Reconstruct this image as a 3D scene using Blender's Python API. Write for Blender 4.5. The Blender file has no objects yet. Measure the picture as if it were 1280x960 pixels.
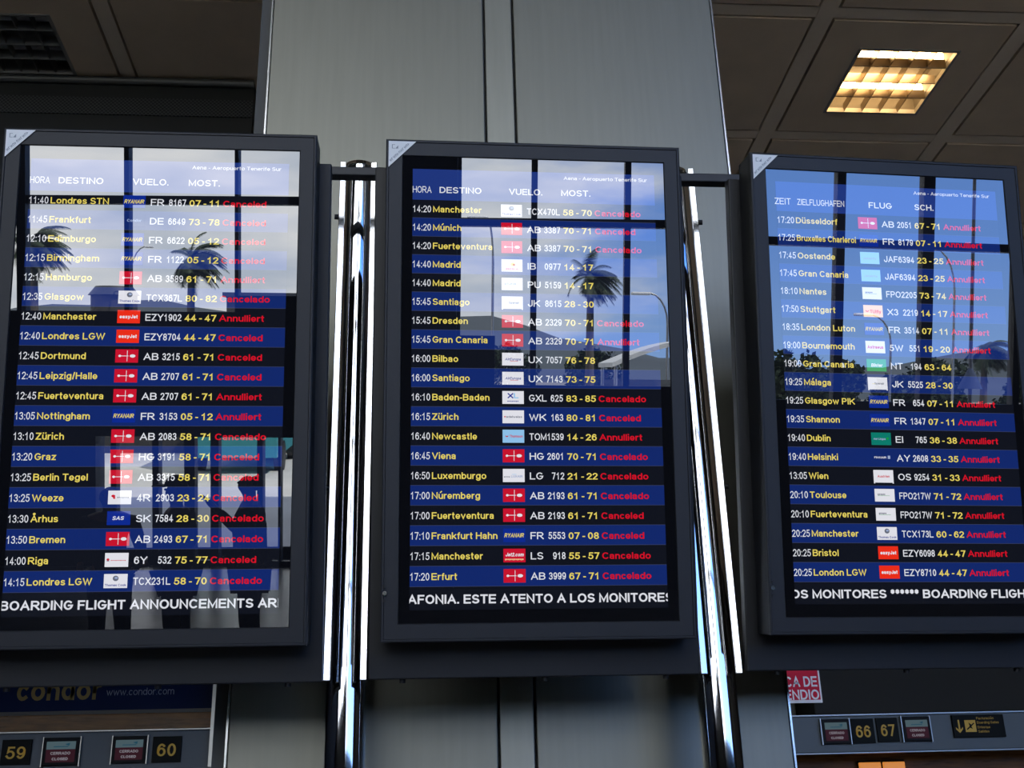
import bpy, bmesh, math, random
from mathutils import Vector, Matrix

random.seed(7)
S = bpy.context.scene
C = S.collection
PI = math.pi

# ------------------------------------------------------------------ camera, sky, sun, exposure
CAM = Vector((0, 0, 1.7))
cam_d = bpy.data.cameras.new('camera')
cam_d.sensor_width = 36.0
cam_d.lens = 36.0 * 1400.0 / 1280.0
cam_d.clip_end = 2000
cam = bpy.data.objects.new('camera', cam_d)
C.objects.link(cam)
S.camera = cam
RWC = ((0.99668625, 0.00335729, 0.08127272),
       (-0.0769613, 0.36239077, 0.92884331),
       (-0.02633409, -0.9320202, 0.36144828))      # world rows, columns = image right, image down, forward
m4 = Matrix.Identity(4)
for r in range(3):
    m4[r][0] = RWC[r][0]; m4[r][1] = -RWC[r][1]; m4[r][2] = -RWC[r][2]; m4[r][3] = CAM[r]
cam.matrix_world = m4

SKY = 5.0
SUN = 16.0
w = bpy.data.worlds.new('sky'); S.world = w; w.use_nodes = True
nt = w.node_tree; nt.nodes.clear()
def N(t, **k):
    n = nt.nodes.new(t)
    for a, v in k.items(): setattr(n, a, v)
    return n
def L(a, b): nt.links.new(a, b)
def M_(op, a, b=None, c=None, clamp=False):
    n = N('ShaderNodeMath', operation=op, use_clamp=clamp)
    for i, v in enumerate((a, b, c)):
        if v is None: continue
        if isinstance(v, (int, float)): n.inputs[i].default_value = v
        else: L(v, n.inputs[i])
    return n.outputs[0]
tc = N('ShaderNodeTexCoord'); sx = N('ShaderNodeSeparateXYZ'); L(tc.outputs['Generated'], sx.inputs[0])
ramp = N('ShaderNodeValToRGB'); L(sx.outputs['Z'], ramp.inputs[0])
cr = ramp.color_ramp
cr.elements[0].position = 0.0; cr.elements[0].color = (.30, .50, .90, 1)
cr.elements[1].position = 0.5; cr.elements[1].color = (.05, .16, .55, 1)
e = cr.elements.new(0.13); e.color = (.17, .35, .84, 1)
mp = N('ShaderNodeMapping'); L(tc.outputs['Generated'], mp.inputs[0]); mp.inputs['Scale'].default_value = (3.2, 3.2, 11.0)
no = N('ShaderNodeTexNoise'); L(mp.outputs[0], no.inputs[0]); no.inputs['Scale'].default_value = 1.0; no.inputs['Detail'].default_value = 6; no.inputs['Roughness'].default_value = .55
slope = M_('DIVIDE', sx.outputs['X'], M_('MAXIMUM', M_('MULTIPLY', sx.outputs['Y'], -1.0), .05))
bias = M_('MULTIPLY_ADD', slope, -0.95, 0.14)                    # cloudier towards -x
bias = M_('MAXIMUM', M_('MINIMUM', bias, .35), -.45)
high = M_('MULTIPLY', sx.outputs['Z'], .6)
cl = M_('ADD', M_('ADD', no.outputs[0], bias), high)
mr = N('ShaderNodeMapRange'); L(cl, mr.inputs[0]); mr.inputs[1].default_value = .46; mr.inputs[2].default_value = .74; mr.interpolation_type = 'SMOOTHSTEP'
no2 = N('ShaderNodeTexNoise'); L(mp.outputs[0], no2.inputs[0]); no2.inputs['Scale'].default_value = 2.2; no2.inputs['Detail'].default_value = 4
cc = N('ShaderNodeValToRGB'); L(no2.outputs[0], cc.inputs[0])
cc.color_ramp.elements[0].position = .35; cc.color_ramp.elements[0].color = (.62, .69, .82, 1)
cc.color_ramp.elements[1].position = .65; cc.color_ramp.elements[1].color = (1.0, 1.0, 1.02, 1)
mx = N('ShaderNodeMix', data_type='RGBA'); L(mr.outputs[0], mx.inputs[0]); L(ramp.outputs[0], mx.inputs[6]); L(cc.outputs[0], mx.inputs[7])
bg = N('ShaderNodeBackground'); L(mx.outputs[2], bg.inputs[0]); bg.inputs[1].default_value = SKY
wo = N('ShaderNodeOutputWorld'); L(bg.outputs[0], wo.inputs[0])

sun_d = bpy.data.lights.new('sun', 'SUN'); sun_d.energy = SUN; sun_d.angle = .01; sun_d.color = (1, .95, .86)
sun = bpy.data.objects.new('sun', sun_d); C.objects.link(sun)
sun.rotation_euler = Vector((-.55, -.30, -.85)).to_track_quat('-Z', 'Y').to_euler()

S.view_settings.view_transform = 'Standard'
S.view_settings.look = 'None'
S.view_settings.exposure = 0.0
S.view_settings.gamma = 1.0
S.view_settings.use_curve_mapping = False
S.cycles.max_bounces = 8
S.cycles.transparent_max_bounces = 16

# ------------------------------------------------------------------ helpers
def srgb(r, g, b):
    f = lambda c: (c/255/12.92) if c <= 10 else ((c/255+.055)/1.055)**2.4
    return (f(r), f(g), f(b), 1)

def mat(name, col, rough=.5, metal=0., ior=1.5, emit=None, estr=1., noise=0., nscale=20., stretch=(1, 1, 1), bump=0., spec=.5):
    m = bpy.data.materials.new(name); m.use_nodes = True
    t = m.node_tree; b = t.nodes['Principled BSDF']
    b.inputs['Base Color'].default_value = col if len(col) == 4 else (*col, 1)
    b.inputs['Roughness'].default_value = rough; b.inputs['Metallic'].default_value = metal
    b.inputs['IOR'].default_value = ior; b.inputs['Specular IOR Level'].default_value = spec
    if emit:
        b.inputs['Emission Color'].default_value = emit if len(emit) == 4 else (*emit, 1)
        b.inputs['Emission Strength'].default_value = estr
    if noise or bump:
        tcn = t.nodes.new('ShaderNodeTexCoord'); mpn = t.nodes.new('ShaderNodeMapping'); mpn.inputs['Scale'].default_value = stretch
        t.links.new(tcn.outputs['Object'], mpn.inputs[0])
        nn = t.nodes.new('ShaderNodeTexNoise'); nn.inputs['Scale'].default_value = nscale; nn.inputs['Detail'].default_value = 4
        t.links.new(mpn.outputs[0], nn.inputs[0])
        if noise:
            r_ = t.nodes.new('ShaderNodeMapRange'); r_.inputs[1].default_value = .3; r_.inputs[2].default_value = .7
            r_.inputs[3].default_value = 1-noise; r_.inputs[4].default_value = 1+noise
            t.links.new(nn.outputs[0], r_.inputs[0])
            mm = t.nodes.new('ShaderNodeVectorMath'); mm.operation = 'SCALE'; mm.inputs[0].default_value = col[:3]
            t.links.new(r_.outputs[0], mm.inputs['Scale']); t.links.new(mm.outputs[0], b.inputs['Base Color'])
            r2 = t.nodes.new('ShaderNodeMapRange'); r2.inputs[1].default_value = .3; r2.inputs[2].default_value = .7
            r2.inputs[3].default_value = rough*(1-noise*.5); r2.inputs[4].default_value = min(1, rough*(1+noise*.5))
            t.links.new(nn.outputs[0], r2.inputs[0]); t.links.new(r2.outputs[0], b.inputs['Roughness'])
        if bump:
            bn = t.nodes.new('ShaderNodeBump'); bn.inputs['Strength'].default_value = bump; bn.inputs['Distance'].default_value = .002
            t.links.new(nn.outputs[0], bn.inputs['Height']); t.links.new(bn.outputs[0], b.inputs['Normal'])
    return m

def obj(name, bm, mats, parent=None, smooth=False):
    me = bpy.data.meshes.new(name)
    bm.normal_update()
    bm.to_mesh(me); bm.free()
    for m in (mats if isinstance(mats, (list, tuple)) else [mats]): me.materials.append(m)
    if smooth:
        for p in me.polygons: p.use_smooth = True
    o = bpy.data.objects.new(name, me); C.objects.link(o)
    if parent: o.parent = parent
    return o

def empty(name, loc=(0, 0, 0), rot=None):
    o = bpy.data.objects.new(name, None); C.objects.link(o); o.location = loc
    if rot is not None: o.rotation_euler = rot
    o.empty_display_size = .05
    return o

def tag(o, label=None, cat=None, group=None, kind=None):
    if label: o['label'] = label
    if cat: o['category'] = cat
    if group: o['group'] = group
    if kind: o['kind'] = kind
    return o

def copy_tree(o, parent=None):
    c = o.copy(); C.objects.link(c)
    if parent: c.parent = parent
    for ch in list(o.children): copy_tree(ch, c)
    return c

def box(bm, x0, x1, y0, y1, z0, z1, mi=0, bev=0.):
    vs = [bm.verts.new(p) for p in ((x0,y0,z0),(x1,y0,z0),(x1,y1,z0),(x0,y1,z0),(x0,y0,z1),(x1,y0,z1),(x1,y1,z1),(x0,y1,z1))]
    fs = [bm.faces.new([vs[i] for i in q]) for q in ((3,2,1,0),(4,5,6,7),(0,1,5,4),(1,2,6,5),(2,3,7,6),(3,0,4,7))]
    for f in fs: f.material_index = mi
    if bev:
        es = list({e for f in fs for e in f.edges})
        r = bmesh.ops.bevel(bm, geom=es, offset=bev, segments=2, affect='EDGES', profile=.5)
        for f in r['faces']: f.material_index = mi
    return fs

def boxbm(*a, **k):
    bm = bmesh.new(); box(bm, *a, **k); return bm

def cyl(bm, p0, p1, r0, r1=None, n=24, mi=0, caps=True):
    r1 = r0 if r1 is None else r1
    p0, p1 = Vector(p0), Vector(p1); d = (p1-p0).normalized()
    a = d.orthogonal().normalized(); b = d.cross(a)
    A = []; B = []
    for i in range(n):
        t = 2*PI*i/n; v = a*math.cos(t)+b*math.sin(t)
        A.append(bm.verts.new(p0+v*r0)); B.append(bm.verts.new(p1+v*r1))
    for i in range(n):
        f = bm.faces.new((A[i], A[(i+1) % n], B[(i+1) % n], B[i])); f.material_index = mi; f.smooth = True
    if caps:
        for ring in (A[::-1], B):
            f = bm.faces.new([bm.verts.new(q.co) for q in ring]); f.material_index = mi

def tube(bm, pts, radii, n=10, mi=0):
    pts = [Vector(p) for p in pts]
    if not isinstance(radii, (list, tuple)): radii = [radii]*len(pts)
    rings = []; a = None
    for i, p in enumerate(pts):
        d = (pts[min(i+1, len(pts)-1)]-pts[max(i-1, 0)]).normalized()
        a = d.orthogonal().normalized() if a is None else (a-d*a.dot(d)).normalized()
        b = d.cross(a)
        rings.append([bm.verts.new(p+(a*math.cos(2*PI*k/n)+b*math.sin(2*PI*k/n))*radii[i]) for k in range(n)])
    for r0, r1 in zip(rings, rings[1:]):
        for k in range(n):
            f = bm.faces.new((r0[k], r0[(k+1) % n], r1[(k+1) % n], r1[k])); f.smooth = True; f.material_index = mi
    for ring in (rings[0][::-1], rings[-1]):
        f = bm.faces.new([bm.verts.new(q.co) for q in ring]); f.material_index = mi

# ---- lettering: a plain bold grotesque drawn as strokes; x and y run 0..1 over the letter's box (capital height = 1)
def E_(cx, cy, rx, ry, a0, a1):
    n = max(3, int(abs(a1-a0)/22))
    return [(cx+rx*math.cos(math.radians(a0+(a1-a0)*i/n)), cy+ry*math.sin(math.radians(a0+(a1-a0)*i/n))) for i in range(n+1)]
XH = .70
def _lo(cx=.5, rx=.5): return [E_(cx, XH/2, rx, XH/2, 0, 360)]
GL = {
 'A': (1.0, [[(0,0),(.5,1),(1,0)], [(.2,.33),(.8,.33)]]),
 'B': (.90, [[(0,0),(0,1),(.55,1)]+E_(.58,.765,.36,.235,90,-90)+[(0,.53)], [(.55,.53)]+E_(.62,.265,.38,.265,90,-90)+[(0,0)]]),
 'C': (.96, [E_(.52,.5,.52,.5,48,312)]),
 'D': (.94, [[(0,0),(0,1),(.42,1)]+E_(.42,.5,.58,.5,90,-90)+[(0,0)]]),
 'E': (.84, [[(1,1),(0,1),(0,0),(1,0)], [(0,.52),(.92,.52)]]),
 'F': (.78, [[(1,1),(0,1),(0,0)], [(0,.50),(.88,.50)]]),
 'G': (1.0, [E_(.5,.5,.5,.5,48,330)+[(1,.46),(.58,.46)]]),
 'H': (.92, [[(0,0),(0,1)], [(1,0),(1,1)], [(0,.52),(1,.52)]]),
 'I': (.22, [[(.5,0),(.5,1)]]),
 'J': (.70, [[(1,1),(1,.3)]+E_(.5,.3,.5,.3,0,-180)]),
 'K': (.95, [[(0,0),(0,1)], [(1,1),(.05,.38)], [(.36,.60),(1,0)]]),
 'L': (.78, [[(0,1),(0,0),(1,0)]]),
 'M': (1.08, [[(0,0),(0,1),(.5,.1),(1,1),(1,0)]]),
 'N': (.92, [[(0,0),(0,1),(1,0),(1,1)]]),
 'O': (1.04, [E_(.5,.5,.5,.5,0,360)]),
 'P': (.86, [[(0,0),(0,1),(.55,1)]+E_(.58,.73,.42,.27,90,-90)+[(0,.46)]]),
 'Q': (1.04, [E_(.5,.5,.5,.5,0,360), [(.62,.25),(1,-.05)]]),
 'R': (.96, [[(0,0),(0,1),(.55,1)]+E_(.58,.74,.36,.26,90,-90)+[(0,.48)], [(.45,.48),(1,0)]]),
 'S': (.86, [E_(.5,.745,.46,.255,30,270)+E_(.5,.245,.5,.245,90,-150)]),
 'T': (.86, [[(0,1),(1,1)], [(.5,1),(.5,0)]]),
 'U': (.92, [[(0,1),(0,.36)]+E_(.5,.36,.5,.36,180,360)+[(1,1)]]),
 'V': (.96, [[(0,1),(.5,0),(1,1)]]),
 'W': (1.36, [[(0,1),(.26,0),(.5,.92),(.74,0),(1,1)]]),
 'X': (.94, [[(0,0),(1,1)], [(0,1),(1,0)]]),
 'Y': (.94, [[(0,1),(.5,.45),(1,1)], [(.5,.45),(.5,0)]]),
 'Z': (.82, [[(0,1),(1,1),(0,0),(1,0)]]),
 '0': (.68, [E_(.5,.5,.5,.5,0,360)]),
 '1': (.68, [[(.12,.74),(.40,.84),(.58,1),(.58,0)]]),
 '2': (.68, [E_(.5,.72,.5,.28,165,-20)+[(0,0),(1,0)]]),
 '3': (.68, [E_(.48,.76,.44,.24,160,-90)+E_(.48,.26,.52,.26,90,-160)]),
 '4': (.70, [[(1,.25),(0,.25),(.68,1),(.68,0)]]),
 '5': (.68, [[(.95,1),(.2,1),(.10,.55)]+E_(.46,.32,.54,.32,125,-155)]),
 '6': (.68, [E_(.5,.32,.5,.32,0,360), [(0,.32)]+E_(.52,.52,.52,.48,180,45)]),
 '7': (.68, [[(0,1),(1,1),(.36,0)]]),
 '8': (.68, [E_(.5,.755,.44,.245,0,360), E_(.5,.255,.5,.255,0,360)]),
 '9': (.68, [E_(.5,.68,.5,.32,0,360), [(1,.68)]+E_(.48,.48,.52,.48,0,-135)]),
 'a': (.70, [E_(.46,XH*.78,.44,XH*.22,165,15)+[(.90,XH*.72),(.90,.0)], [(.90,XH*.56)]+E_(.42,.2,.42,.2,90,350)]),
 'b': (.74, [[(0,0),(0,1)]]+_lo()),
 'c': (.68, [E_(.52,XH/2,.52,XH/2,50,310)]),
 'd': (.74, [[(1,0),(1,1)]]+_lo()),
 'e': (.72, [[(.02,XH*.46),(1,XH*.46)]+E_(.5,XH/2,.5,XH/2,0,318)]),
 'f': (.44, [[(.45,0),(.45,.72)]+E_(.85,.75,.40,.25,180,90)+[(1,1)], [(0,XH),(1,XH)]]),
 'g': (.74, [[(1,XH),(1,-.08)]+E_(.5,-.08,.5,.22,0,-160)]+_lo()),
 'h': (.70, [[(0,0),(0,1)], [(0,XH*.55)]+E_(.5,XH*.62,.5,XH*.38,180,0)+[(1,0)]]),
 'i': (.20, [[(.5,0),(.5,XH)], [(.5,1.03),(.5,1.06)]]),
 'j': (.26, [[(.6,XH),(.6,-.12),(0,-.28)], [(.6,1.03),(.6,1.06)]]),
 'k': (.72, [[(0,0),(0,1)], [(.95,XH),(.05,.26)], [(.36,.42),(1,0)]]),
 'l': (.20, [[(.5,0),(.5,1)]]),
 'm': (1.14, [[(0,0),(0,XH)], [(0,XH*.55)]+E_(.25,XH*.66,.25,XH*.34,180,0)+[(.5,0)], [(.5,XH*.55)]+E_(.75,XH*.66,.25,XH*.34,180,0)+[(1,0)]]),
 'n': (.70, [[(0,0),(0,XH)], [(0,XH*.55)]+E_(.5,XH*.62,.5,XH*.38,180,0)+[(1,0)]]),
 'o': (.78, _lo()),
 'p': (.74, [[(0,-.3),(0,XH)]]+_lo()),
 'q': (.74, [[(1,-.3),(1,XH)]]+_lo()),
 'r': (.46, [[(0,0),(0,XH)], [(0,XH*.5)]+E_(.9,XH*.5,.9,XH*.5,180,80)]),
 's': (.68, [E_(.5,XH*.745,.46,XH*.255,30,270)+E_(.5,XH*.245,.5,XH*.245,90,-150)]),
 't': (.44, [[(.4,.96),(.4,.2)]+E_(.85,.2,.45,.2,180,270), [(0,XH),(1,XH)]]),
 'u': (.70, [[(0,XH),(0,XH*.38)]+E_(.5,XH*.38,.5,XH*.38,180,360), [(1,XH),(1,0)]]),
 'v': (.74, [[(0,XH),(.5,0),(1,XH)]]),
 'w': (1.08, [[(0,XH),(.26,0),(.5,XH*.92),(.74,0),(1,XH)]]),
 'x': (.72, [[(0,0),(1,XH)], [(0,XH),(1,0)]]),
 'y': (.74, [[(0,XH),(.5,.02)], [(1,XH),(.42,-.22),(.1,-.28)]]),
 'z': (.64, [[(0,XH),(1,XH),(0,0),(1,0)]]),
 '.': (.24, [[(.5,0),(.5,.03)]]),
 ':': (.24, [[(.5,0),(.5,.04)], [(.5,XH-.08),(.5,XH-.04)]]),
 '-': (.40, [[(0,.36),(1,.36)]]),
 '/': (.40, [[(0,-.05),(1,1.05)]]),
 '*': (.46, [[(.5,.62),(.5,1.02)], [(.05,.72),(.95,.93)], [(.05,.93),(.95,.72)]]),
 '|': (.2, [[(.5,-.2),(.5,1.1)]]), '!': (.2, [[(.5,.3),(.5,1)], [(.5,0),(.5,.1)]]),
}
_dots = [[(.2,1.33),(.2,1.38)], [(.8,1.33),(.8,1.38)]]
_ldots = [[(.15,1.01),(.15,1.06)], [(.85,1.01),(.85,1.06)]]
GL['Ü'] = (GL['U'][0], GL['U'][1]+_dots); GL['ü'] = (GL['u'][0], GL['u'][1]+_ldots)
GL['ö'] = (GL['o'][0], GL['o'][1]+_ldots)
for c in 'aáeéiíoóuú'[0::2]:
    GL['aáeéiíoóuú'['aáeéiíoóuú'.index(c)+1]] = (GL[c][0], ([s for s in GL[c][1]] if c != 'i' else GL['i'][1][:1])+[[(.42,1.04),(.72,1.22)]])
GL['Á'] = (GL['A'][0], GL['A'][1]+[[(.45,1.34),(.7,1.50)]])
GL['Å'] = (GL['A'][0], GL['A'][1]+[E_(.5,1.30,.15,.11,0,360)])
def text(bm, s, x, v, cap, y, mi, bold=.025, width=None, align='L', sx=1.0, shear=0., clip=None):
    """Letters in the local x-z plane, facing -y. v = centre of the capital height; bold = half the stroke against the capital height."""
    wt = max(.10, min(.24, .115+bold*3.2))            # stroke weight / capital height
    gap = .13 if wt < .19 else .115
    adv = lambda c: .40 if c == ' ' else GL[c][0]+gap
    tot = sum(adv(c) for c in s)-gap
    kx = cap*sx if width is None else width/max(tot, 1e-6)
    px = x if align == 'L' else (x-tot*kx if align == 'R' else x-tot*kx/2)
    tmp = bmesh.new() if clip else bm
    def put(a, b, c, d):
        try:
            f = tmp.faces.new([tmp.verts.new((q[0], y, q[1])) for q in (a, b, c, d)]); f.material_index = mi
            f.normal_update()
            if f.normal.y > 0: f.normal_flip()
        except ValueError: pass
    hw = wt*cap/2*.80; hx = wt*cap/2*min(1., max(.62, kx/cap))
    for ch in s:
        if ch == ' ': px += adv(ch)*kx; continue
        wd, strokes = GL[ch]
        for st in strokes:
            pts = []
            for gx, gy in st:
                zz = wt/2+gy*(1-wt)
                xx = px+hx+gx*max(wd*kx-2*hx, 0)+shear*zz*cap
                p = (xx, v-cap/2+zz*cap)
                if not pts or abs(p[0]-pts[-1][0])+abs(p[1]-pts[-1][1]) > 1e-6: pts.append(p)
            closed = len(pts) > 3 and abs(pts[0][0]-pts[-1][0])+abs(pts[0][1]-pts[-1][1]) < 1e-5
            n = len(pts); off = []
            def nrm(a, b):
                dx, dz = b[0]-a[0], b[1]-a[1]; l = math.hypot(dx, dz) or 1e-9
                return (-dz/l, dx/l)
            ends = [list(q) for q in pts]
            if not closed:                                  # square ends reach half a stroke further
                for i0, i1 in ((0, 1), (-1, -2)):
                    dx, dz = pts[i0][0]-pts[i1][0], pts[i0][1]-pts[i1][1]; l = math.hypot(dx, dz) or 1e-9
                    ends[i0][0] += dx/l*hx*.98; ends[i0][1] += dz/l*hw*.98
            for i in range(n):
                if closed: n0 = nrm(pts[i-1 if i > 0 else n-2], pts[i]); n1 = nrm(pts[i], pts[i+1 if i < n-1 else 1])
                else: n0 = nrm(pts[max(i-1, 0)], pts[max(i, 1)]); n1 = nrm(pts[min(i, n-2)], pts[min(i+1, n-1)])
                mx_, mz_ = n0[0]+n1[0], n0[1]+n1[1]; l = math.hypot(mx_, mz_)
                if l < .35: m_ = n0; k = 1.
                else:
                    m_ = (mx_/l, mz_/l); k = min(1/max(m_[0]*n0[0]+m_[1]*n0[1], .3), 2.2)
                off.append((m_[0]*k*hx, m_[1]*k*hw))
            for i in range(n-1):
                a, b = ends[i], ends[i+1]; oa, ob = off[i], off[i+1]
                put((a[0]-oa[0], a[1]-oa[1]), (b[0]-ob[0], b[1]-ob[1]), (b[0]+ob[0], b[1]+ob[1]), (a[0]+oa[0], a[1]+oa[1]))
        px += adv(ch)*kx
    if clip:
        for lim, nx in ((clip[0], -1), (clip[1], 1)):
            bmesh.ops.bisect_plane(tmp, geom=tmp.verts[:]+tmp.edges[:]+tmp.faces[:], plane_co=(lim, 0, 0), plane_no=(nx, 0, 0), clear_outer=True)
        me = bpy.data.meshes.new('ticker'); tmp.to_mesh(me); tmp.free()
        bm.from_mesh(me); bpy.data.meshes.remove(me)
    return px

def quad(bm, x0, x1, z0, z1, y, mi=0):
    f = bm.faces.new([bm.verts.new(p) for p in ((x0, y, z0), (x1, y, z0), (x1, y, z1), (x0, y, z1))])
    f.material_index = mi
    return f
def disc(bm, x, z, rx, rz, y, mi=0, n=14):
    f = bm.faces.new([bm.verts.new((x+rx*math.cos(2*PI*i/n), y, z+rz*math.sin(2*PI*i/n))) for i in range(n)])
    f.material_index = mi
    return f

# ------------------------------------------------------------------ materials
def steel(name, col, rough, aniso=.6):
    m = mat(name, col, rough, 1.0, noise=.045, nscale=6., stretch=(9, 9, .5))
    m.node_tree.nodes['Principled BSDF'].inputs['Anisotropic'].default_value = 0.0
    return m
M_steel = steel('brushed_steel', (.205, .203, .170), .42)
M_strip = steel('brushed_steel_strip', (.245, .243, .205), .40)
M_edge = mat('polished_edge', (.8, .8, .78), .22, 1.0)
M_body = mat('dark_column_core', (.06, .06, .055), .55)
M_chrome = mat('chrome', (.82, .83, .84), .05, 1.0, bump=.02, nscale=3, stretch=(1, 1, .2))
M_plate = mat('polished_plate', (.85, .85, .85), .16, 1.0)
M_frame = mat('charcoal_powder_coat', (.0125, .0140, .0185), .55, noise=.06, nscale=300, bump=.03)
M_tray = mat('dark_tray_coat', (.009, .0095, .012), .5, noise=.06, nscale=200)
M_rail = mat('dark_rail_coat', (.016, .016, .018), .45)
M_white = mat('white_sticker', (.90, .91, .90), .4)
M_grey = mat('grey_print', (.30, .33, .36), .5)
M_black = mat('black', (.008, .008, .009), .5)
M_led = mat('indicator', (.9, .9, .85), .2, 1.0)

LCD_IOR = 2.15
def lcd(name, emit, estr=1.):
    return mat(name, (.004, .004, .005), .0, 0., ior=LCD_IOR, emit=emit, estr=estr)
K_panel = lcd('panel_margin', srgb(4, 5, 8))
K_dark = lcd('row_dark', srgb(14, 17, 26))
K_blue = lcd('row_blue', srgb(16, 38, 104))
K_head = lcd('row_header_blue', srgb(30, 52, 122))
K_line = lcd('row_line', srgb(52, 60, 92))
K_white = lcd('glow_white', srgb(214, 216, 224))
K_yellow = lcd('glow_yellow', srgb(226, 206, 96))
K_red = lcd('glow_red', srgb(206, 14, 36))
K_lred = lcd('logo_red', srgb(196, 18, 44))
K_orange = lcd('logo_orange_red', srgb(232, 44, 22))
K_plate = lcd('logo_white', srgb(222, 222, 230))
K_sky = lcd('logo_light_blue', srgb(140, 190, 230))
K_green = lcd('logo_green', srgb(20, 150, 60))
K_teal = lcd('logo_teal', srgb(10, 120, 105))
K_navy = lcd('logo_navy', srgb(10, 40, 140))
K_grey = lcd('logo_grey', srgb(100, 105, 120))
K_cream = lcd('logo_cream', srgb(240, 200, 150))
K_mag = lcd('logo_magenta', srgb(200, 40, 110))
K_pale = lcd('logo_pale_blue', srgb(150, 165, 200))
KM = [K_dark, K_blue, K_head, K_line, K_white, K_yellow, K_red, K_lred, K_orange, K_plate, K_sky, K_green, K_teal, K_navy, K_grey, K_cream, K_mag, K_pale]
(DARK, BLUE, HEAD, LINE, WHITE, YEL, RED, LRED, ORG, PLT, SKYB, GRN, TEAL, NAVY, GREY, CREAM, MAG, PALE) = range(18)

# ------------------------------------------------------------------ the hall
M_floor = mat('hall_floor', (.30, .29, .275), .25, noise=.1, nscale=2)
M_wall = mat('dark_wall', (.05, .045, .04), .7, noise=.08, nscale=3)
M_facade = mat('dark_facade_frame', (.012, .013, .015), .5)
M_spandrel = mat('dark_spandrel', (.016, .017, .02), .55)
M_ceil = mat('ceiling_panel', (.70, .55, .385), .7, noise=.05, nscale=4)
M_cstrip = mat('ceiling_strip', (.80, .66, .49), .6)
M_seam = mat('ceiling_seam', (.25, .20, .15), .8)
M_hall = mat('upper_hall_ceiling', (.16, .15, .135), .8)

CZ = 6.55
obj('floor', boxbm(-16, 22, -10.5, 19, -.12, 0), M_floor)['kind'] = 'structure'
obj('wall_back', boxbm(-16, 22, 18.8, 19, 0, 10), M_wall)['kind'] = 'structure'
obj('wall_left', boxbm(-16.2, -16, -11, 19, 0, 12.7), M_wall)['kind'] = 'structure'
obj('wall_right', boxbm(22, 22.2, -8, 19, 0, 12.7), M_wall)['kind'] = 'structure'
bm = bmesh.new(); box(bm, -16.2, 22.2, -11.2, 1.2, 12.6, 12.8); box(bm, -16.2, 22.2, 1.0, 1.2, CZ+.05, 12.6)
obj('trim_1', bm, M_hall)['kind'] = 'structure'

def ceiling_grid(bm, xs, ys, holes):
    """panels 20 mm proud of the slab, strips between them, a seam gap round every panel"""
    for (x0, x1) in xs:
        for (y0, y1) in ys:
            hole = next((h for h in holes if x0 < (h[0]+h[1])/2 < x1 and y0 < (h[2]+h[3])/2 < y1), None)
            if hole:
                hx0, hx1, hy0, hy1 = hole
                for q in ((x0, x1, y0, hy0), (x0, x1, hy1, y1), (x0, hx0, hy0, hy1), (hx1, x1, hy0, hy1)):
                    box(bm, q[0], q[1], q[2], q[3], CZ, CZ+.2, 0)
            else:
                box(bm, x0, x1, y0, y1, CZ, CZ+.2, 0)
    sg = .018
    cx = [(a[1]+sg, b[0]-sg) for a, b in zip(xs, xs[1:])]
    cy = [(a[1]+sg, b[0]-sg) for a, b in zip(ys, ys[1:])]
    X0, X1, Y0, Y1 = xs[0][0], xs[-1][1], ys[0][0], ys[-1][1]
    for a, b in cx: box(bm, a, b, Y0, Y1, CZ+.004, CZ+.05, 1)
    for a, b in cy: box(bm, X0, X1, a, b, CZ+.006, CZ+.05, 1)
LAMP_R = (2.985, 3.705, 6.10, 6.85)
LAMP_L = (-2.985, -2.365, 6.00, 6.63)
ysR = [(5.83+1.405*k-1.0e-9, 5.83+1.405*k+1.27) for k in range(-3, 10)]
xsR = [(2.715+1.405*k, 2.715+1.405*k+1.25) for k in range(-1, 14)]
xsL = [(-3.36-1.405*k, -3.36-1.405*k+1.27) for k in range(8, -3, -1)]
bm = bmesh.new()
ceiling_grid(bm, xsR, ysR, [LAMP_R])
ceiling_grid(bm, xsL, ysR, [LAMP_L])
box(bm, -16, 22, 1.2, 19, CZ+.24, CZ+.34, 2)
obj('ceiling', bm, [M_ceil, M_cstrip, M_seam])['kind'] = 'structure'

# bulkhead across the ceiling to the left of the column
M_bulk = mat('bulkhead', (.035, .035, .032), .6)
M_bulk2 = mat('bulkhead_tube', (.16, .16, .15), .35, .6)
def mesh_grille_mat():
    m = mat('perforated_grille', (.05, .052, .048), .6)
    t = m.node_tree; b = t.nodes['Principled BSDF']
    tcn = t.nodes.new('ShaderNodeTexCoord'); mpn = t.nodes.new('ShaderNodeMapping'); mpn.inputs['Scale'].default_value = (75, 75, 75)
    ch = t.nodes.new('ShaderNodeTexChecker'); ch.inputs['Scale'].default_value = 1; ch.inputs[1].default_value = (.085, .088, .082, 1); ch.inputs[2].default_value = (.02, .02, .02, 1)
    t.links.new(tcn.outputs['Object'], mpn.inputs[0]); t.links.new(mpn.outputs[0], ch.inputs[0]); t.links.new(ch.outputs[0], b.inputs['Base Color'])
    return m
tr = empty('trim_2', (0, 6.63, 5.0)); tr['kind'] = 'structure'
obj('bulkhead_panel', boxbm(-15.9, -1.16, 0, .5, -1.2, 1.26), M_bulk, tr)
obj('perforated_grille', boxbm(-15.9, -1.16, -.012, 0, 1.235, 1.37), mesh_grille_mat(), tr)
obj('bulkhead_upper_panel', boxbm(-15.9, -1.16, 0, .5, 1.26, 1.52), M_bulk, tr)
bm = bmesh.new(); cyl(bm, (-15.9, -.02, 1.50), (-1.16, -.02, 1.50), .028)
obj('edge_tube', bm, M_bulk2, tr)

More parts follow.
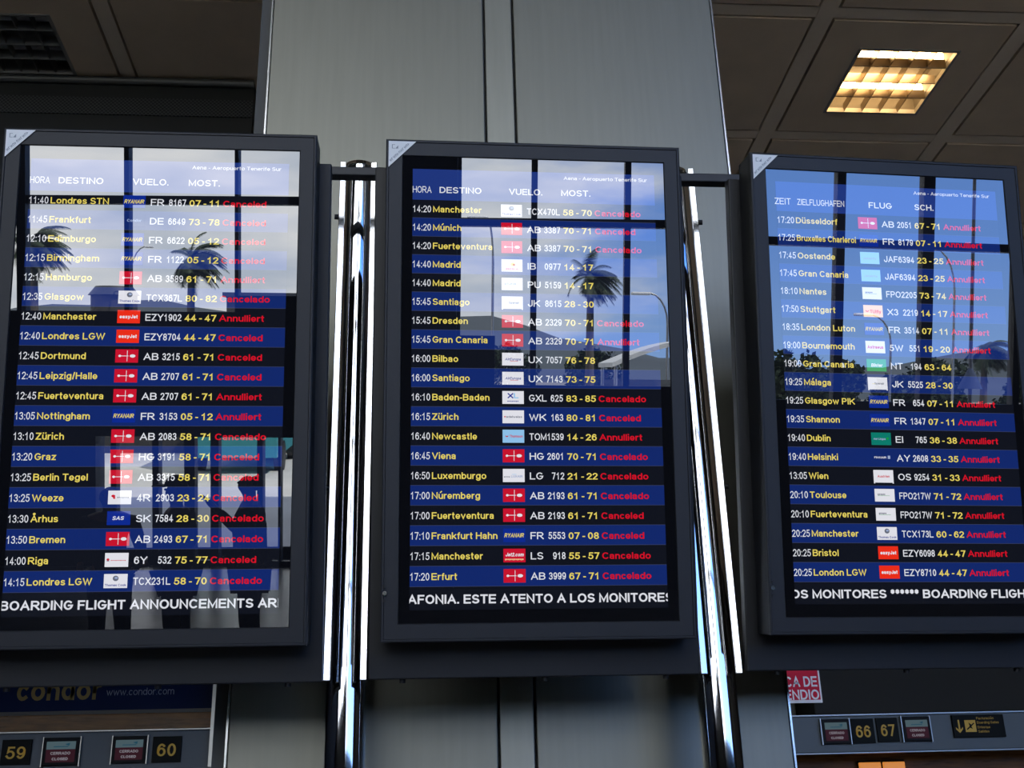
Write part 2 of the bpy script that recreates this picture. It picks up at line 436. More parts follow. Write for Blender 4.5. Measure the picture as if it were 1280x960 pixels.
# ------------------------------------------------------------------ window front behind the viewer (seen in the screens)
FA = math.atan(.1)
def fpos(s, z, t=0.):           # s along the front, t into the hall
    return Vector((s*math.cos(FA)-t*math.sin(FA), -9.0+s*math.sin(FA)+t*math.cos(FA), z))
fr = (0, 0, FA)
FO = (0, -9.0, 0)
ZT = 12.2
def fobj(name, bm, m, parent):
    return obj(name, bm, m, parent)
wl = empty('wall_front', FO, fr); wl['kind'] = 'structure'
bm = bmesh.new()
box(bm, -.15, .78, -.25, .25, 0, 12.6)                   # pillar
obj('pillar', bm, M_spandrel, wl)
bm = bmesh.new()
box(bm, -16.5, -2.15, -.15, .15, 1.60, 3.13); box(bm, -2.15, -.15, -.15, .15, 1.60, 3.33)
box(bm, -16.5, -3.86, -.15, .15, 0, 1.60); box(bm, -1.30, -.15, -.15, .15, 0, 1.60)
box(bm, .78, 1.25, -.15, .15, 0, 3.10); box(bm, 1.25, 22.2, -.15, .15, 0, 2.50)
box(bm, -16.5, -.15, -.15, .15, ZT, 12.6); box(bm, .78, 22.2, -.15, .15, ZT, 12.6)
obj('spandrel', bm, M_spandrel, wl)
def glass_mat():
    m = bpy.data.materials.new('window_glass'); m.use_nodes = True
    t = m.node_tree; t.nodes.clear()
    o = t.nodes.new('ShaderNodeOutputMaterial'); mixn = t.nodes.new('ShaderNodeMixShader')
    tr_ = t.nodes.new('ShaderNodeBsdfTransparent'); tr_.inputs[0].default_value = (.95, .97, .97, 1)
    g = t.nodes.new('ShaderNodeBsdfGlossy'); g.inputs['Roughness'].default_value = 0.
    f = t.nodes.new('ShaderNodeFresnel'); f.inputs[0].default_value = 1.45
    t.links.new(f.outputs[0], mixn.inputs[0]); t.links.new(tr_.outputs[0], mixn.inputs[1]); t.links.new(g.outputs[0], mixn.inputs[2]); t.links.new(mixn.outputs[0], o.inputs[0])
    return m
M_glass = glass_mat()
def window(name, s0, s1, zb, muls, mw, transoms):
    wn = empty(name, FO, fr); wn['kind'] = 'structure'
    bm = bmesh.new()
    for s, wd in muls: box(bm, s-wd/2, s+wd/2, -.07, .07, zb, ZT)
    for z in transoms: box(bm, s0, s1, -.06, .06, z-.05, z+.05)
    obj('window_frame', bm, M_facade, wn)
    bm = bmesh.new(); quad(bm, s0, s1, zb, ZT, 0); obj('window_glass', bm, M_glass, wn)
    return wn
TR = (4.50, 6.4, 8.1, 9.85)
window('window_1', -16.5, -2.15, 3.13, [(-16+1.32*k, .07) for k in range(8)]+[(-4.80, .11), (-3.50, .060)], .07, TR)
window('window_2', -2.15, -.15, 3.33, [(-2.15, .045)], .07, TR)
window('window_3', .78, 1.25, 3.10, [(.80, .04)], .07, TR)
window('window_4', 1.25, 22.2, 2.50, [(1.72, .075), (2.87, .075), (4.05, .09), (5.22, .09), (6.40, .11), (7.55, .15)]+[(8.75+1.2*k, .09) for k in range(11)], .09, TR)
wn = empty('window_5', FO, fr); wn['kind'] = 'structure'
bm = bmesh.new()
for s, wd in ((-3.67, .07), (-3.15, .08), (-2.73, .13), (-2.42, .10), (-1.86, .07), (-1.62, .03)): box(bm, s-wd/2, s+wd/2, -.07, .07, 0, 1.60)
box(bm, -3.86, -1.30, -.04, .04, 0, .06)
obj('window_frame', bm, M_facade, wn)
bm = bmesh.new(); quad(bm, -3.86, -1.30, 0, 1.60, 0); obj('window_glass', bm, M_glass, wn)

# ------------------------------------------------------------------ outdoors, mirrored in the screens
M_pave = mat('pale_paving', (.62, .62, .60), .8, noise=.12, nscale=.6)
M_road = mat('asphalt', (.10, .10, .105), .85)
M_hill = mat('hillside', (.05, .065, .075), .9, noise=.25, nscale=.02)
o = obj('ground', boxbm(-400, 400, -700, -8.6, -.3, -.02), mat('dry_ground', (.20, .19, .15), .9, noise=.2, nscale=.05)); o['kind'] = 'structure'
o = obj('pavement', boxbm(-60, 60, -26, -9.2, -.02, 0.0), M_pave); o['kind'] = 'structure'
o = obj('road', boxbm(-120, 120, -40, -27, -.02, .005), M_road); o['kind'] = 'structure'
def hills():
    bm = bmesh.new()
    n = 60; rows = []
    for j, (yy, k) in enumerate(((-330, 0.), (-390, .55), (-450, 1.), (-560, .5))):
        row = []
        for i in range(n+1):
            x = -420+840*i/n
            h = 10+14*math.exp(-((x-20)/70)**2)+9*math.exp(-((x+130)/80)**2)+12*math.exp(-((x-330)/90)**2)+2.2*math.sin(x*.045)+1.2*math.sin(x*.13+2)
            row.append(bm.verts.new((x, yy, h*k-.3*(k == 0))))
        rows.append(row)
    for a, b in zip(rows, rows[1:]):
        for i in range(n): bm.faces.new((a[i], b[i], b[i+1], a[i+1]))
    o = obj('hills', bm, M_hill, smooth=True); o['kind'] = 'structure'
hills()

M_bark = mat('palm_bark', (.10, .085, .07), .9, noise=.2, nscale=8)
M_frond = mat('palm_frond', (.035, .055, .025), .7, noise=.25, nscale=3)
M_leaf = mat('tree_leaf', (.020, .040, .016), .7, noise=.3, nscale=2)
M_trunk = mat('tree_trunk', (.06, .05, .04), .9)
def palm(loc, h, lean, size, label, seed):
    rnd = random.Random(seed)
    root = empty('palm_tree', loc)
    tag(root, label, 'palm tree', 'palm trees beyond the windows')
    bm = bmesh.new()
    pts = [(lean*(i/8)**2*h, 0, h*i/8) for i in range(9)]
    tube(bm, pts, [.22-.012*i for i in range(9)], 10)
    obj('trunk', bm, M_bark, root)
    top = Vector(pts[-1])
    bm = bmesh.new()
    for k in range(64):
        az = rnd.uniform(0, 2*PI); el = rnd.uniform(-.75, 1.25)
        d = Vector((math.cos(az)*math.cos(el)+.55, math.sin(az)*math.cos(el), math.sin(el))).normalized()
        Ln = size*rnd.uniform(.6, 1.1)
        p = top.copy(); pts2 = [p.copy()]
        for q in range(9):
            d = (d+Vector((.10, 0, -.19))).normalized(); p = p+d*Ln/9; pts2.append(p.copy())
        for q in range(9):
            a, b = pts2[q], pts2[q+1]; dd = (b-a).normalized(); sd = dd.cross(Vector((0, 0, 1)))
            sd = sd.normalized() if sd.length > .05 else Vector((1, 0, 0))
            for u in range(3):
                m_ = a.lerp(b, u/3); ll = size*.24*math.sin(PI*(.12+.8*(q+u/3)/9))
                for sg in (-1, 1):
                    tip = m_+sd*sg*ll+dd*ll*.5+Vector((0, 0, -ll*.45))
                    wv = dd*size*.018
                    bm.faces.new([bm.verts.new(x) for x in (m_-wv, m_+wv, tip)])
    obj('fronds', bm, M_frond, root)
    return root
palm((-8.6, -40, 0), 6.2, .01, 1.55, 'windblown palm mirrored in the left-hand screen beside the gate numbers', 1)
palm((-14.5, -40, 0), 6.7, .0, 1.6, 'windblown palm mirrored at the edge of the left-hand screen', 2)
palm((8.1, -40, 0), 6.6, .0, 1.45, 'single windblown palm mirrored in the middle screen', 3)
palm((31.2, -43, 0), 4.7, .0, 1.5, 'palm standing above the trees mirrored in the right-hand screen', 4)
palm((-3.0, -52, 0), 5.2, .0, 1.7, 'smaller palm standing farthest from the windows', 5)

def tree(loc, h, wd, label, seed):
    rnd = random.Random(seed)
    root = empty('leafy_tree', loc); tag(root, label, 'tree', 'leafy trees beyond the road')
    bm = bmesh.new(); tube(bm, [(0, 0, 0), (.05, 0, h*.3), (.1, .05, h*.55)], [.16, .13, .08], 8)
    for k in range(5):
        a = rnd.uniform(0, 6.28); tube(bm, [(.05, 0, h*.32), (math.cos(a)*wd*.25, math.sin(a)*wd*.25, h*.62)], [.07, .03], 6)
    obj('trunk', bm, M_trunk, root)
    bm = bmesh.new()
    blobs = [(rnd.uniform(-.35, .35)*wd, rnd.uniform(-.3, .3)*wd, h*rnd.uniform(.3, .82), wd*rnd.uniform(.18, .32)) for _ in range(9)]
    for bx, by, bz, br in blobs:
        for _ in range(150):
            v = Vector((rnd.gauss(0, 1), rnd.gauss(0, 1), rnd.gauss(0, 1))).normalized()*br*rnd.uniform(.55, 1.1)
            p = Vector((bx, by, bz))+v; p.z = max(p.z, .1)
            a = Vector((rnd.gauss(0, 1), rnd.gauss(0, 1), rnd.gauss(0, 1))).normalized(); b = a.orthogonal().normalized(); sz = rnd.uniform(.07, .14)
            bm.faces.new([bm.verts.new(x) for x in (p-a*sz*1.6, p+b*sz, p+a*sz*1.6, p-b*sz)])
    obj('crown', bm, M_leaf, root)
    return root
for i, (x, y, h, wd, lb) in enumerate((
    (23.2, -46, 4.9, 3.0, 'leafy tree mirrored first from the start of the Nantes row'),
    (26.0, -49, 4.2, 2.8, 'low leafy tree mirrored below the London Luton row'),
    (27.6, -45, 3.6, 2.6, 'low leafy tree mirrored behind the green airline logo'),
    (30.4, -48, 5.2, 2.8, 'tall leafy tree mirrored beside the palm crown in the Annulliert screen'),
    (33.6, -44, 4.0, 2.4, 'leafy tree mirrored past the palm at the Annulliert screen edge'),
    (37.6, -47, 4.6, 3.2, 'leafy tree standing past the last mirrored row end'),
    (28.8, -52, 4.3, 2.6, 'rounded tree set back between the low trees and the palm'),
    (24.6, -52, 4.4, 2.4, 'slim tree set back behind the Bournemouth row reflection'),
    (35.6, -53, 5.0, 2.6, 'slim tree set back past the palm reflection'),
    (19.6, -44, 4.4, 3.0, 'leafy tree mirrored behind the 19:00 departure times'),
    (7.2, -62, 4.6, 3.2, 'dark leafy tree mirrored by the Gran Canaria row of the middle screen'),
    (12.0, -60, 4.3, 3.4, 'dark leafy tree mirrored behind the canopy of the middle screen'),
    (-20.5, -54, 3.9, 3.0, 'low dark tree mirrored beside the round building'))):
    tree((x, y, 0), h, wd, lb, 20+i)

M_lamp = mat('lamp_metal', (.35, .36, .37), .4, .7)
M_lamph = mat('lamp_head', (.8, .8, .8), .4)
def lamp_post(loc, h, arm, label):
    root = empty('street_lamp', loc); tag(root, label, 'street lamp', 'street lamps beyond the windows')
    bm = bmesh.new()
    pts = [(0, 0, 0), (0, 0, h*.8)]+[(arm*(1-math.cos(t)), 0, h*.8+h*.2*math.sin(t)) for t in (.3, .6, .9, 1.2, 1.5)]
    tube(bm, pts, [.055, .045]+[.035]*5, 8); obj('pole', bm, M_lamp, root)
    x1 = arm*(1-math.cos(1.5)); sg = 1 if arm > 0 else -1
    bm = bmesh.new(); box(bm, min(x1, x1+sg*.7), max(x1, x1+sg*.45), -.12, .12, h-.07, h+.03, bev=.03); obj('lamp_head', bm, M_lamph, root)
    return root
lamp_post((3.65, -35, 0), 8.2, -.25, 'tall thin street lamp mirrored by the first middle-screen logos')
lamp_post((10.05, -35, 0), 5.6, -.7, 'curved street lamp mirrored at the Cancelado edge of the middle screen')
lamp_post((21.95, -35, 0), 5.6, -.9, 'curved pale street lamp mirrored below the orange airline logo')
lamp_post((24.6, -35, 0), 8.3, -1.0, 'street lamp mirrored by the 07 - 11 gate of Bruxelles Charleroi')
lamp_post((-15.2, -58, 0), 8.2, .8, 'street lamp standing behind the round building')
root = empty('flag_mast', (15.72, -20, 0)); tag(root, 'thin grey mast mirrored through the Annulliert column with a folded parasol', 'mast')
bm = bmesh.new(); cyl(bm, (0, 0, 0), (0, 0, 8.6), .05, .04, 10); obj('pole', bm, mat('mast_grey', (.06, .065, .08), .5), root)
bm = bmesh.new(); cyl(bm, (0, 0, 2.75), (0, 0, 3.25), .30, .05, 10); obj('cone_hood', bm, mat('blue_cloth', (.03, .05, .11), .8), root)

# round low building, canopy shed, van, wall
root = empty('round_building', (-16.6, -60, 0)); tag(root, 'low dark round-roofed building mirrored beside the Hamburgo row', 'building')
bm = bmesh.new(); cyl(bm, (0, 0, 0), (0, 0, 5.6), 1.25, 1.25, 32); obj('wall', bm, M_wall, root)
bm = bmesh.new(); cyl(bm, (0, 0, 5.6), (0, 0, 6.1), 1.4, 1.0, 32); obj('roof', bm, mat('dark_roof', (.03, .035, .04), .5), root)
root = empty('long_building', (-8.4, -60, 0)); tag(root, 'long dark flat-roofed building mirrored behind the Cancelado of Glasgow', 'building')
obj('wall', boxbm(-2.0, 3.4, -4, 0, 0, 5.6), M_wall, root); obj('roof', boxbm(-2.2, 3.6, -4.2, .2, 5.6, 5.85), mat('slate_roof', (.035, .04, .05), .6), root)
root = empty('bus_shelter', (6.9, -25, 0)); tag(root, 'white bus shelter with curved roof mirrored low in the middle screen', 'shelter')
bm = bmesh.new()
prof = [(-1.1+2.4*i/10, 2.95+.65*math.sin(PI*.5*i/10)) for i in range(11)]
for (x0, z0), (x1, z1) in zip(prof, prof[1:]):
    vs = [bm.verts.new(p) for p in ((x0, -1, z0), (x1, -1, z1), (x1, 1, z1), (x0, 1, z0), (x0, -1, z0-.12), (x1, -1, z1-.12), (x1, 1, z1-.12), (x0, 1, z0-.12))]
    for q in ((3,2,1,0),(4,5,6,7),(0,1,5,4),(1,2,6,5),(2,3,7,6),(3,0,4,7)): bm.faces.new([vs[i] for i in q])
obj('roof', bm, mat('white_roof', (.6, .62, .64), .5), root)
for x in (-1.0, 1.2):
    for y in (-.9, .9):
        bm = bmesh.new(); cyl(bm, (x, y, 0), (x, y, 2.9 if x < 0 else 3.5), .05, .05, 8); obj('post', bm, M_lamp, root)
obj('back_panel', boxbm(-1.0, 1.2, -.95, -.90, .3, 2.5), mat('shelter_panel', (.10, .11, .12), .3), root)
o = obj('stone_wall', boxbm(-30, 4.5, -24.7, -24.3, 0, 1.3), mat('dark_stone', (.035, .034, .032), .9, noise=.3, nscale=2)); tag(o, 'low dark stone wall along the near side of the road', 'wall')
M_van = mat('teal_paint', (.05, .32, .36), .3)
M_vanw = mat('vehicle_glass', (.01, .015, .02), .05)
def vehicle(loc, ln, ht, paint, name, label, cat):
    root = empty(name, loc); tag(root, label, cat)
    bm = bmesh.new()
    sec = [(-ln/2, .35), (ln/2, .35), (ln/2, ht*.55), (ln/2-.25, ht*.6), (ln/2-.7, ht), (-ln/2+.15, ht), (-ln/2, ht*.85)]
    a = [bm.verts.new((x, -.9, z)) for x, z in sec]; b = [bm.verts.new((x, .9, z)) for x, z in sec]
    bm.faces.new(a); bm.faces.new(b[::-1])
    for i in range(len(sec)):
        j = (i+1) % len(sec); bm.faces.new((a[j], a[i], b[i], b[j]))
    obj('body', bm, paint, root)
    obj('window', boxbm(-ln/2+.3, ln/2-.95, -.91, .91, ht*.6, ht*.88), M_vanw, root)
    for x in (-ln*.3, ln*.3):
        for y in (-.86, .86):
            bm = bmesh.new(); cyl(bm, (x, y-.1, .33), (x, y+.1, .33), .33, .33, 20); obj('wheel', bm, M_black, root)
    return root
vehicle((-3.75, -21.6, 0), 4.4, 2.2, M_van, 'van', 'teal van parked outside the low windows', 'van').rotation_euler = (0, 0, PI/2)
vehicle((-7.4, -32, 0), 4.2, 1.45, mat('dark_blue_paint', (.02, .03, .06), .3), 'car', 'dark blue car on the road behind the teal van', 'car')

# ------------------------------------------------------------------ people waiting behind the viewer, seen as outlines in the left-hand screen
M_cloth1 = mat('dark_jacket', (.012, .012, .015), .8); M_cloth2 = mat('dark_trousers', (.015, .015, .02), .8)
M_skin = mat('skin', (.35, .2, .14), .5); M_hair = mat('dark_hair', (.012, .009, .007), .6); M_eye = mat('eye', (.02, .015, .01), .2)
def skin_mesh(chains, name, m, parent, sub=2):
    me = bpy.data.meshes.new(name); vs = []; es = []; rad = []; idx = {}
    for ch in chains:
        prev = None
        for (p, r) in ch:
            k = tuple(round(c, 4) for c in p)
            if k not in idx: idx[k] = len(vs); vs.append(p); rad.append(r)
            if prev is not None and prev != idx[k]: es.append((prev, idx[k]))
            prev = idx[k]
    me.from_pydata(vs, es, [])
    o = bpy.data.objects.new(name, me); C.objects.link(o)
    md = o.modifiers.new('skin', 'SKIN')
    for i, sv in enumerate(me.skin_vertices[0].data):
        sv.radius = (rad[i], rad[i]) if not isinstance(rad[i], tuple) else rad[i]; sv.use_root = (i == 0)
    sb = o.modifiers.new('sub', 'SUBSURF'); sb.levels = sub; sb.render_levels = sub
    bpy.context.view_layer.update()
    nm = bpy.data.meshes.new_from_object(o.evaluated_get(bpy.context.evaluated_depsgraph_get()))
    o.modifiers.clear(); o.data = nm; nm.name = name
    nm.materials.clear(); nm.materials.append(m)
    for p in nm.polygons: p.use_smooth = True
    o.parent = parent
    return o
def person(loc, rz, h, label, arm_up=False, cap=False, bag=False):
    """faces local -y; joints are given for a height of 1.7 m and scaled"""
    k = h/1.7
    root = empty('person', loc, (0, 0, rz)); tag(root, label, 'person', 'travellers mirrored in the left-hand screen')
    V = lambda x, y, z: (x*k, y*k, z*k)
    R = lambda r: r*k
    sp = [(V(0, 0, .92), R(.135)), (V(0, 0, 1.08), R(.12)), (V(0, -.01, 1.25), R(.135)), (V(0, 0, 1.38), R(.12)), (V(0, 0, 1.45), R(.055)), (V(0, -.01, 1.52), R(.06)), (V(0, -.02, 1.60), R(.082)), (V(0, -.01, 1.665), R(.055))]
    chains = [sp, [(V(0, -.02, 1.60), R(.082)), (V(0, -.105, 1.575), R(.014))]]
    for s in (-1, 1):
        chains.append([(V(0, -.02, 1.60), R(.082)), (V(s*.085, .005, 1.585), R(.016))])
        chains.append([(V(0, 0, .92), R(.135)), (V(s*.10, 0, .86), R(.092)), (V(s*.11, -.01, .48), R(.062)), (V(s*.115, .02, .09), R(.042)), (V(s*.12, -.13, .035), R(.034))])
        if arm_up and s > 0: sh, el, wr = V(s*.20, 0, 1.36), V(s*.27, -.12, 1.13), V(s*.17, -.33, 1.38)
        else: sh, el, wr = V(s*.20, 0, 1.36), V(s*.27, .03, 1.10), V(s*.20, -.18, 1.00)
        dw = (Vector(wr)-Vector(el)).normalized()
        palm_c = Vector(wr)+dw*.055*k
        chains.append([(V(0, 0, 1.38), R(.12)), (sh, R(.062)), (el, R(.043)), (wr, R(.028)), (tuple(palm_c), R(.034))])
        side = dw.cross(Vector((0, 0, 1))).normalized(); up = side.cross(dw)
        for f in range(4):
            b0 = palm_c+side*(f-1.5)*.019*k+dw*.035*k; ln = (.062, .072, .068, .052)[f]*k
            chains.append([(tuple(palm_c), R(.034)), (tuple(b0), R(.010)), (tuple(b0+dw*ln*.55), R(.009)), (tuple(b0+dw*ln*.9-up*ln*.35), R(.008))])
        t0 = palm_c-side*.032*k
        chains.append([(tuple(palm_c), R(.034)), (tuple(t0), R(.011)), (tuple(t0-side*.018*k+dw*.04*k), R(.009))])
    body = skin_mesh(chains, 'body', M_skin, root)
    jk = [[(V(0, 0, .86), R(.165)), (V(0, 0, 1.08), R(.150)), (V(0, -.01, 1.25), R(.160)), (V(0, 0, 1.375), R(.135)), (V(0, 0, 1.435), R(.068))]]
    for s in (-1, 1):
        if arm_up and s > 0: sh, el, wr = V(s*.20, 0, 1.36), V(s*.27, -.12, 1.13), V(s*.18, -.30, 1.345)
        else: sh, el, wr = V(s*.20, 0, 1.36), V(s*.27, .03, 1.10), V(s*.207, -.16, 1.01)
        jk.append([(V(0, 0, 1.375), R(.135)), (sh, R(.078)), (el, R(.058)), (wr, R(.042))])
    skin_mesh(jk, 'jacket', M_cloth1, root)
    tk = []
    for s in (-1, 1):
        tk.append([(V(0, 0, .90), R(.158)), (V(s*.10, 0, .83), R(.108)), (V(s*.11, -.01, .48), R(.078)), (V(s*.115, .02, .10), R(.062))])
    skin_mesh(tk, 'trousers', M_cloth2, root)
    hr = [[(V(0, .015, 1.655), R(.074)), (V(0, .045, 1.60), R(.075)), (V(0, .055, 1.53), R(.055))]]
    if bag: hr.append([(V(0, .055, 1.53), R(.055)), (V(0, .085, 1.44), R(.04)), (V(0, .08, 1.34), R(.02))])
    skin_mesh(hr, 'hair', M_hair, root)
    for s in (-1, 1):
        bm = bmesh.new(); bmesh.ops.create_uvsphere(bm, u_segments=10, v_segments=8, radius=R(.011)); bmesh.ops.translate(bm, vec=V(s*.032, -.092, 1.605), verts=bm.verts)
        obj('eye', bm, M_eye, root)
    if cap:
        bm = bmesh.new(); bmesh.ops.create_uvsphere(bm, u_segments=20, v_segments=12, radius=R(.098))
        bmesh.ops.delete(bm, geom=[v for v in bm.verts if v.co.z < -.01], context='VERTS')
        bmesh.ops.translate(bm, vec=V(0, -.01, 1.635), verts=bm.verts)
        box(bm, -R(.07), R(.07), -R(.20), -R(.08), R(1.628), R(1.64), bev=.004)
        obj('peaked_cap', bm, M_cloth2, root)
    return root
person((-1.92, -4.5, 0), -PI/2+.2, 1.62, 'dark-clad person in a peaked cap mirrored between the 58 - 71 gates', cap=True)
person((-1.33, -4.5, 0), -PI/2, 1.68, 'tall dark-clad person with a raised arm mirrored under the red status words', arm_up=True)
person((-2.46, -4.5, 0), PI, 1.58, 'dark-clad person with long hair mirrored behind the lower logos', bag=True)

# ------------------------------------------------------------------ column
col = empty('column', (.24, 2.95, 0)); col['kind'] = 'structure'
ox = -.24
obj('cladding_panel', boxbm(-.473+ox, .197+ox, 0, .03, 0, CZ, bev=.003), M_steel, col)
obj('cladding_panel', boxbm(.296+ox, .954+ox, 0, .03, 0, CZ, bev=.003), M_steel, col)
obj('cover_strip', boxbm(.203+ox, .290+ox, .004, .03, 0, CZ, bev=.002), M_strip, col)
bm = bmesh.new(); box(bm, -.479+ox, -.474+ox, -.001, .05, 0, CZ); obj('edge_trim', bm, M_edge, col)
bm = bmesh.new(); box(bm, .955+ox, .960+ox, -.001, .05, 0, CZ); obj('edge_trim', bm, M_edge, col)
obj('side_panel', boxbm(-.515+ox, .950+ox, .032, 1.3, 0, CZ), M_body, col)

# ------------------------------------------------------------------ chrome posts and rail that carry the screens
def post(x, label):
    root = empty('chrome_post', (x, 2.68, 0)); tag(root, label, 'post', 'chrome posts carrying the screens')
    bm = bmesh.new(); cyl(bm, (0, 0, 0), (0, 0, 3.365), .0468, n=64)
    obj('tube', bm, M_chrome, root)
    bm = bmesh.new(); cyl(bm, (0, 0, 3.365), (0, 0, 3.377), .049, .045, n=64); obj('end_cap', bm, M_chrome, root)
    for s in (-1, 1):
        bm = bmesh.new(); box(bm, -.008, .008, -.004, .004, 2.0, 3.36, bev=.0015)
        pl = obj('side_plate', bm, M_plate, root); pl.location = (s*.0415, -.058, 0); pl.rotation_euler = (0, 0, -s*math.radians(6))
        for z in (2.45, 3.19):
            bm = bmesh.new(); cyl(bm, (s*.008, -.002, z), (s*.018, -.002, z), .007, n=12); obj('bolt', bm, M_black, pl)
    bm = bmesh.new(); cyl(bm, (0, 0, 0), (0, 0, .02), .11, n=32); obj('base_flange', bm, M_chrome, root)
    return root
post(-.1685, 'chrome post standing between the HORA screen of 11:40 and the middle screen')
post(.699, 'chrome post standing between the middle screen and the ZEIT screen')
o = obj('mounting_rail', boxbm(-.95, 1.50, 2.478, 2.508, 3.232, 3.257, bev=.003), M_rail)
tag(o, 'dark horizontal bar running behind the tops of all three screens', 'rail')

# ------------------------------------------------------------------ flight screens
LOGO = {}
def logo_mesh(kind):
    bm = bmesh.new()
    w2, h2 = .0245, .0148
    Y = -.0007
    def P(mi): quad(bm, -w2, w2, -h2, h2, Y+.0003, mi)
    def T(s, x, v, cap, mi, width=None, bold=.03, shear=0., align='C'): text(bm, s, x, v, cap, Y, mi, bold, width, align, shear=shear)
    def bars(v, x0, x1, mi, n=7, h=.0018):
        st = (x1-x0)/n
        for i in range(n): quad(bm, x0+i*st, x0+i*st+st*.72, v-h/2*(1+.5*(i % 3 == 0)), v+h/2, Y, mi)
    if kind == 'AB':
        P(LRED); quad(bm, -.0155, .004, -.0007, .0007, Y, PLT); disc(bm, -.015, 0, .003, .0026, Y, PLT); quad(bm, -.0006+.001, .0006+.001, -.012, .012, Y, PLT)
        disc(bm, .0125, 0, .0062, .0036, Y, PLT)
    elif kind == 'FR':
        P(NAVY); T('RYANAIR', -.0010, 0, .0098, YEL, .043, .03, .22)
    elif kind == 'EZ':
        P(ORG); T('easyJet', 0, 0, .0085, PLT, .039, .04)
    elif kind == 'TC':
        P(PLT); disc(bm, 0, .0055, .0062, .0058, Y, GREY); disc(bm, .001, .0065, .0035, .0022, Y-.0001, PALE); T('Thomas Cook', 0, -.0085, .0052, NAVY, .044)
    elif kind == 'DE':
        P(BLUE); T('Condor', .002, 0, .0065, PALE, .032)
    elif kind == 'SK':
        P(NAVY); T('SAS', -.002, 0, .0085, PLT, .024, .03, .25)
    elif kind == '4R':
        P(PLT); disc(bm, -.0135, .003, .0042, .0028, Y, LRED); disc(bm, -.0115, -.001, .0025, .0024, Y, LRED); bars(0, -.005, .02, GREY)
    elif kind == '6Y':
        P(PLT); disc(bm, -.018, .001, .003, .0024, Y, LRED); quad(bm, -.0205, -.0155, -.003, -.001, Y, GREY); bars(-.001, -.012, .02, LRED, 10, .0013)
    elif kind == 'IB':
        P(PLT); disc(bm, .002, .003, .0055, .0042, Y, YEL); disc(bm, .0045, .0015, .003, .0026, Y, LRED); T('IBERIA', 0, -.0085, .0045, LRED, .030)
    elif kind == 'PU':
        P(PLT); T('pluna', -.004, .001, .006, PALE, .026)
    elif kind == 'JK':
        P(PLT); quad(bm, -w2, -w2+.003, -h2-.002, -h2, Y, PLT); quad(bm, w2-.003, w2, -h2-.002, -h2, Y, PLT); T('Spanair', .004, 0, .0055, GREY, .024); quad(bm, -.014, -.006, -.0016, -.0008, Y, YEL)
    elif kind == 'UX':
        P(PLT); T('AirEuropa', 0, 0, .0062, NAVY, .036, .02, .25); quad(bm, -.006, .012, -.0050, -.0040, Y, LRED)
    elif kind == 'XL':
        P(PLT); T('X', -.006, .004, .0125, NAVY, .013, .05); T('L', .007, .004, .0125, SKYB, .011, .05); bars(-.0085, -.013, .013, NAVY, 8)
    elif kind == 'WK':
        P(PLT); disc(bm, -.019, 0, .0018, .0016, Y, LRED); T('edelweiss', .002, 0, .0050, GREY, .036)
    elif kind == 'OM':
        P(SKYB); disc(bm, -.015, .001, .0034, .0030, Y, LRED); disc(bm, -.015, .0024, .0030, .0022, Y-.0001, SKYB); T('Thomson', .006, 0, .0062, LRED, .030)
    elif kind == 'LG':
        P(PLT); bars(-.003, -.022, -.008, GREY, 4); T('LUXAIR', .007, -.002, .0052, PALE, .026); quad(bm, -.004, .006, .002, .003, Y, SKYB)
    elif kind == 'LS':
        P(LRED); T('Jet2.com', 0, .002, .0085, PLT, .040, .04, .2); bars(-.0085, -.021, .021, CREAM, 14, .0028)
    elif kind == 'JF':
        P(SKYB); T('Jetairfly', 0, -.001, .0052, PALE, .034)
    elif kind == 'FP':
        P(PLT); bars(.002, -.017, .002, GREY, 6, .003); quad(bm, -.017, .012, -.0015, -.0008, Y, GRN)
    elif kind == 'X3':
        P(CREAM); disc(bm, -.015, .001, .0042, .0034, Y, ORG); disc(bm, -.015, .0026, .0036, .0026, Y-.0001, CREAM); T('TUIfly', .006, -.001, .0085, ORG, .028)
    elif kind == '5W':
        P(PLT); T('Astraeus', 0, 0, .0085, MAG, .040, .04)
    elif kind == 'NT':
        P(GRN); T('Binter', 0, 0, .0085, PLT, .028, .04, .2)
    elif kind == 'EI':
        P(TEAL); T('Aer Lingus', -.004, 0, .0052, PALE, .030); disc(bm, .016, .001, .003, .003, Y, GRN)
    elif kind == 'AY':
        P(BLUE); T('FINNAIR', -.005, 0, .0048, PLT, .030); quad(bm, .0135, .0195, -.003, .0045, Y, PALE)
    elif kind == 'OS':
        P(PLT); T('Austrian', 0, 0, .0058, LRED, .030); quad(bm, -w2, -w2+.003, -h2-.002, -h2, Y, PLT); quad(bm, w2-.003, w2, -h2-.002, -h2, Y, PLT)
    me = bpy.data.meshes.new('airline_logo'); bm.normal_update(); bm.to_mesh(me); bm.free()
    for m in KM: me.materials.append(m)
    LOGO[kind] = me
    return me

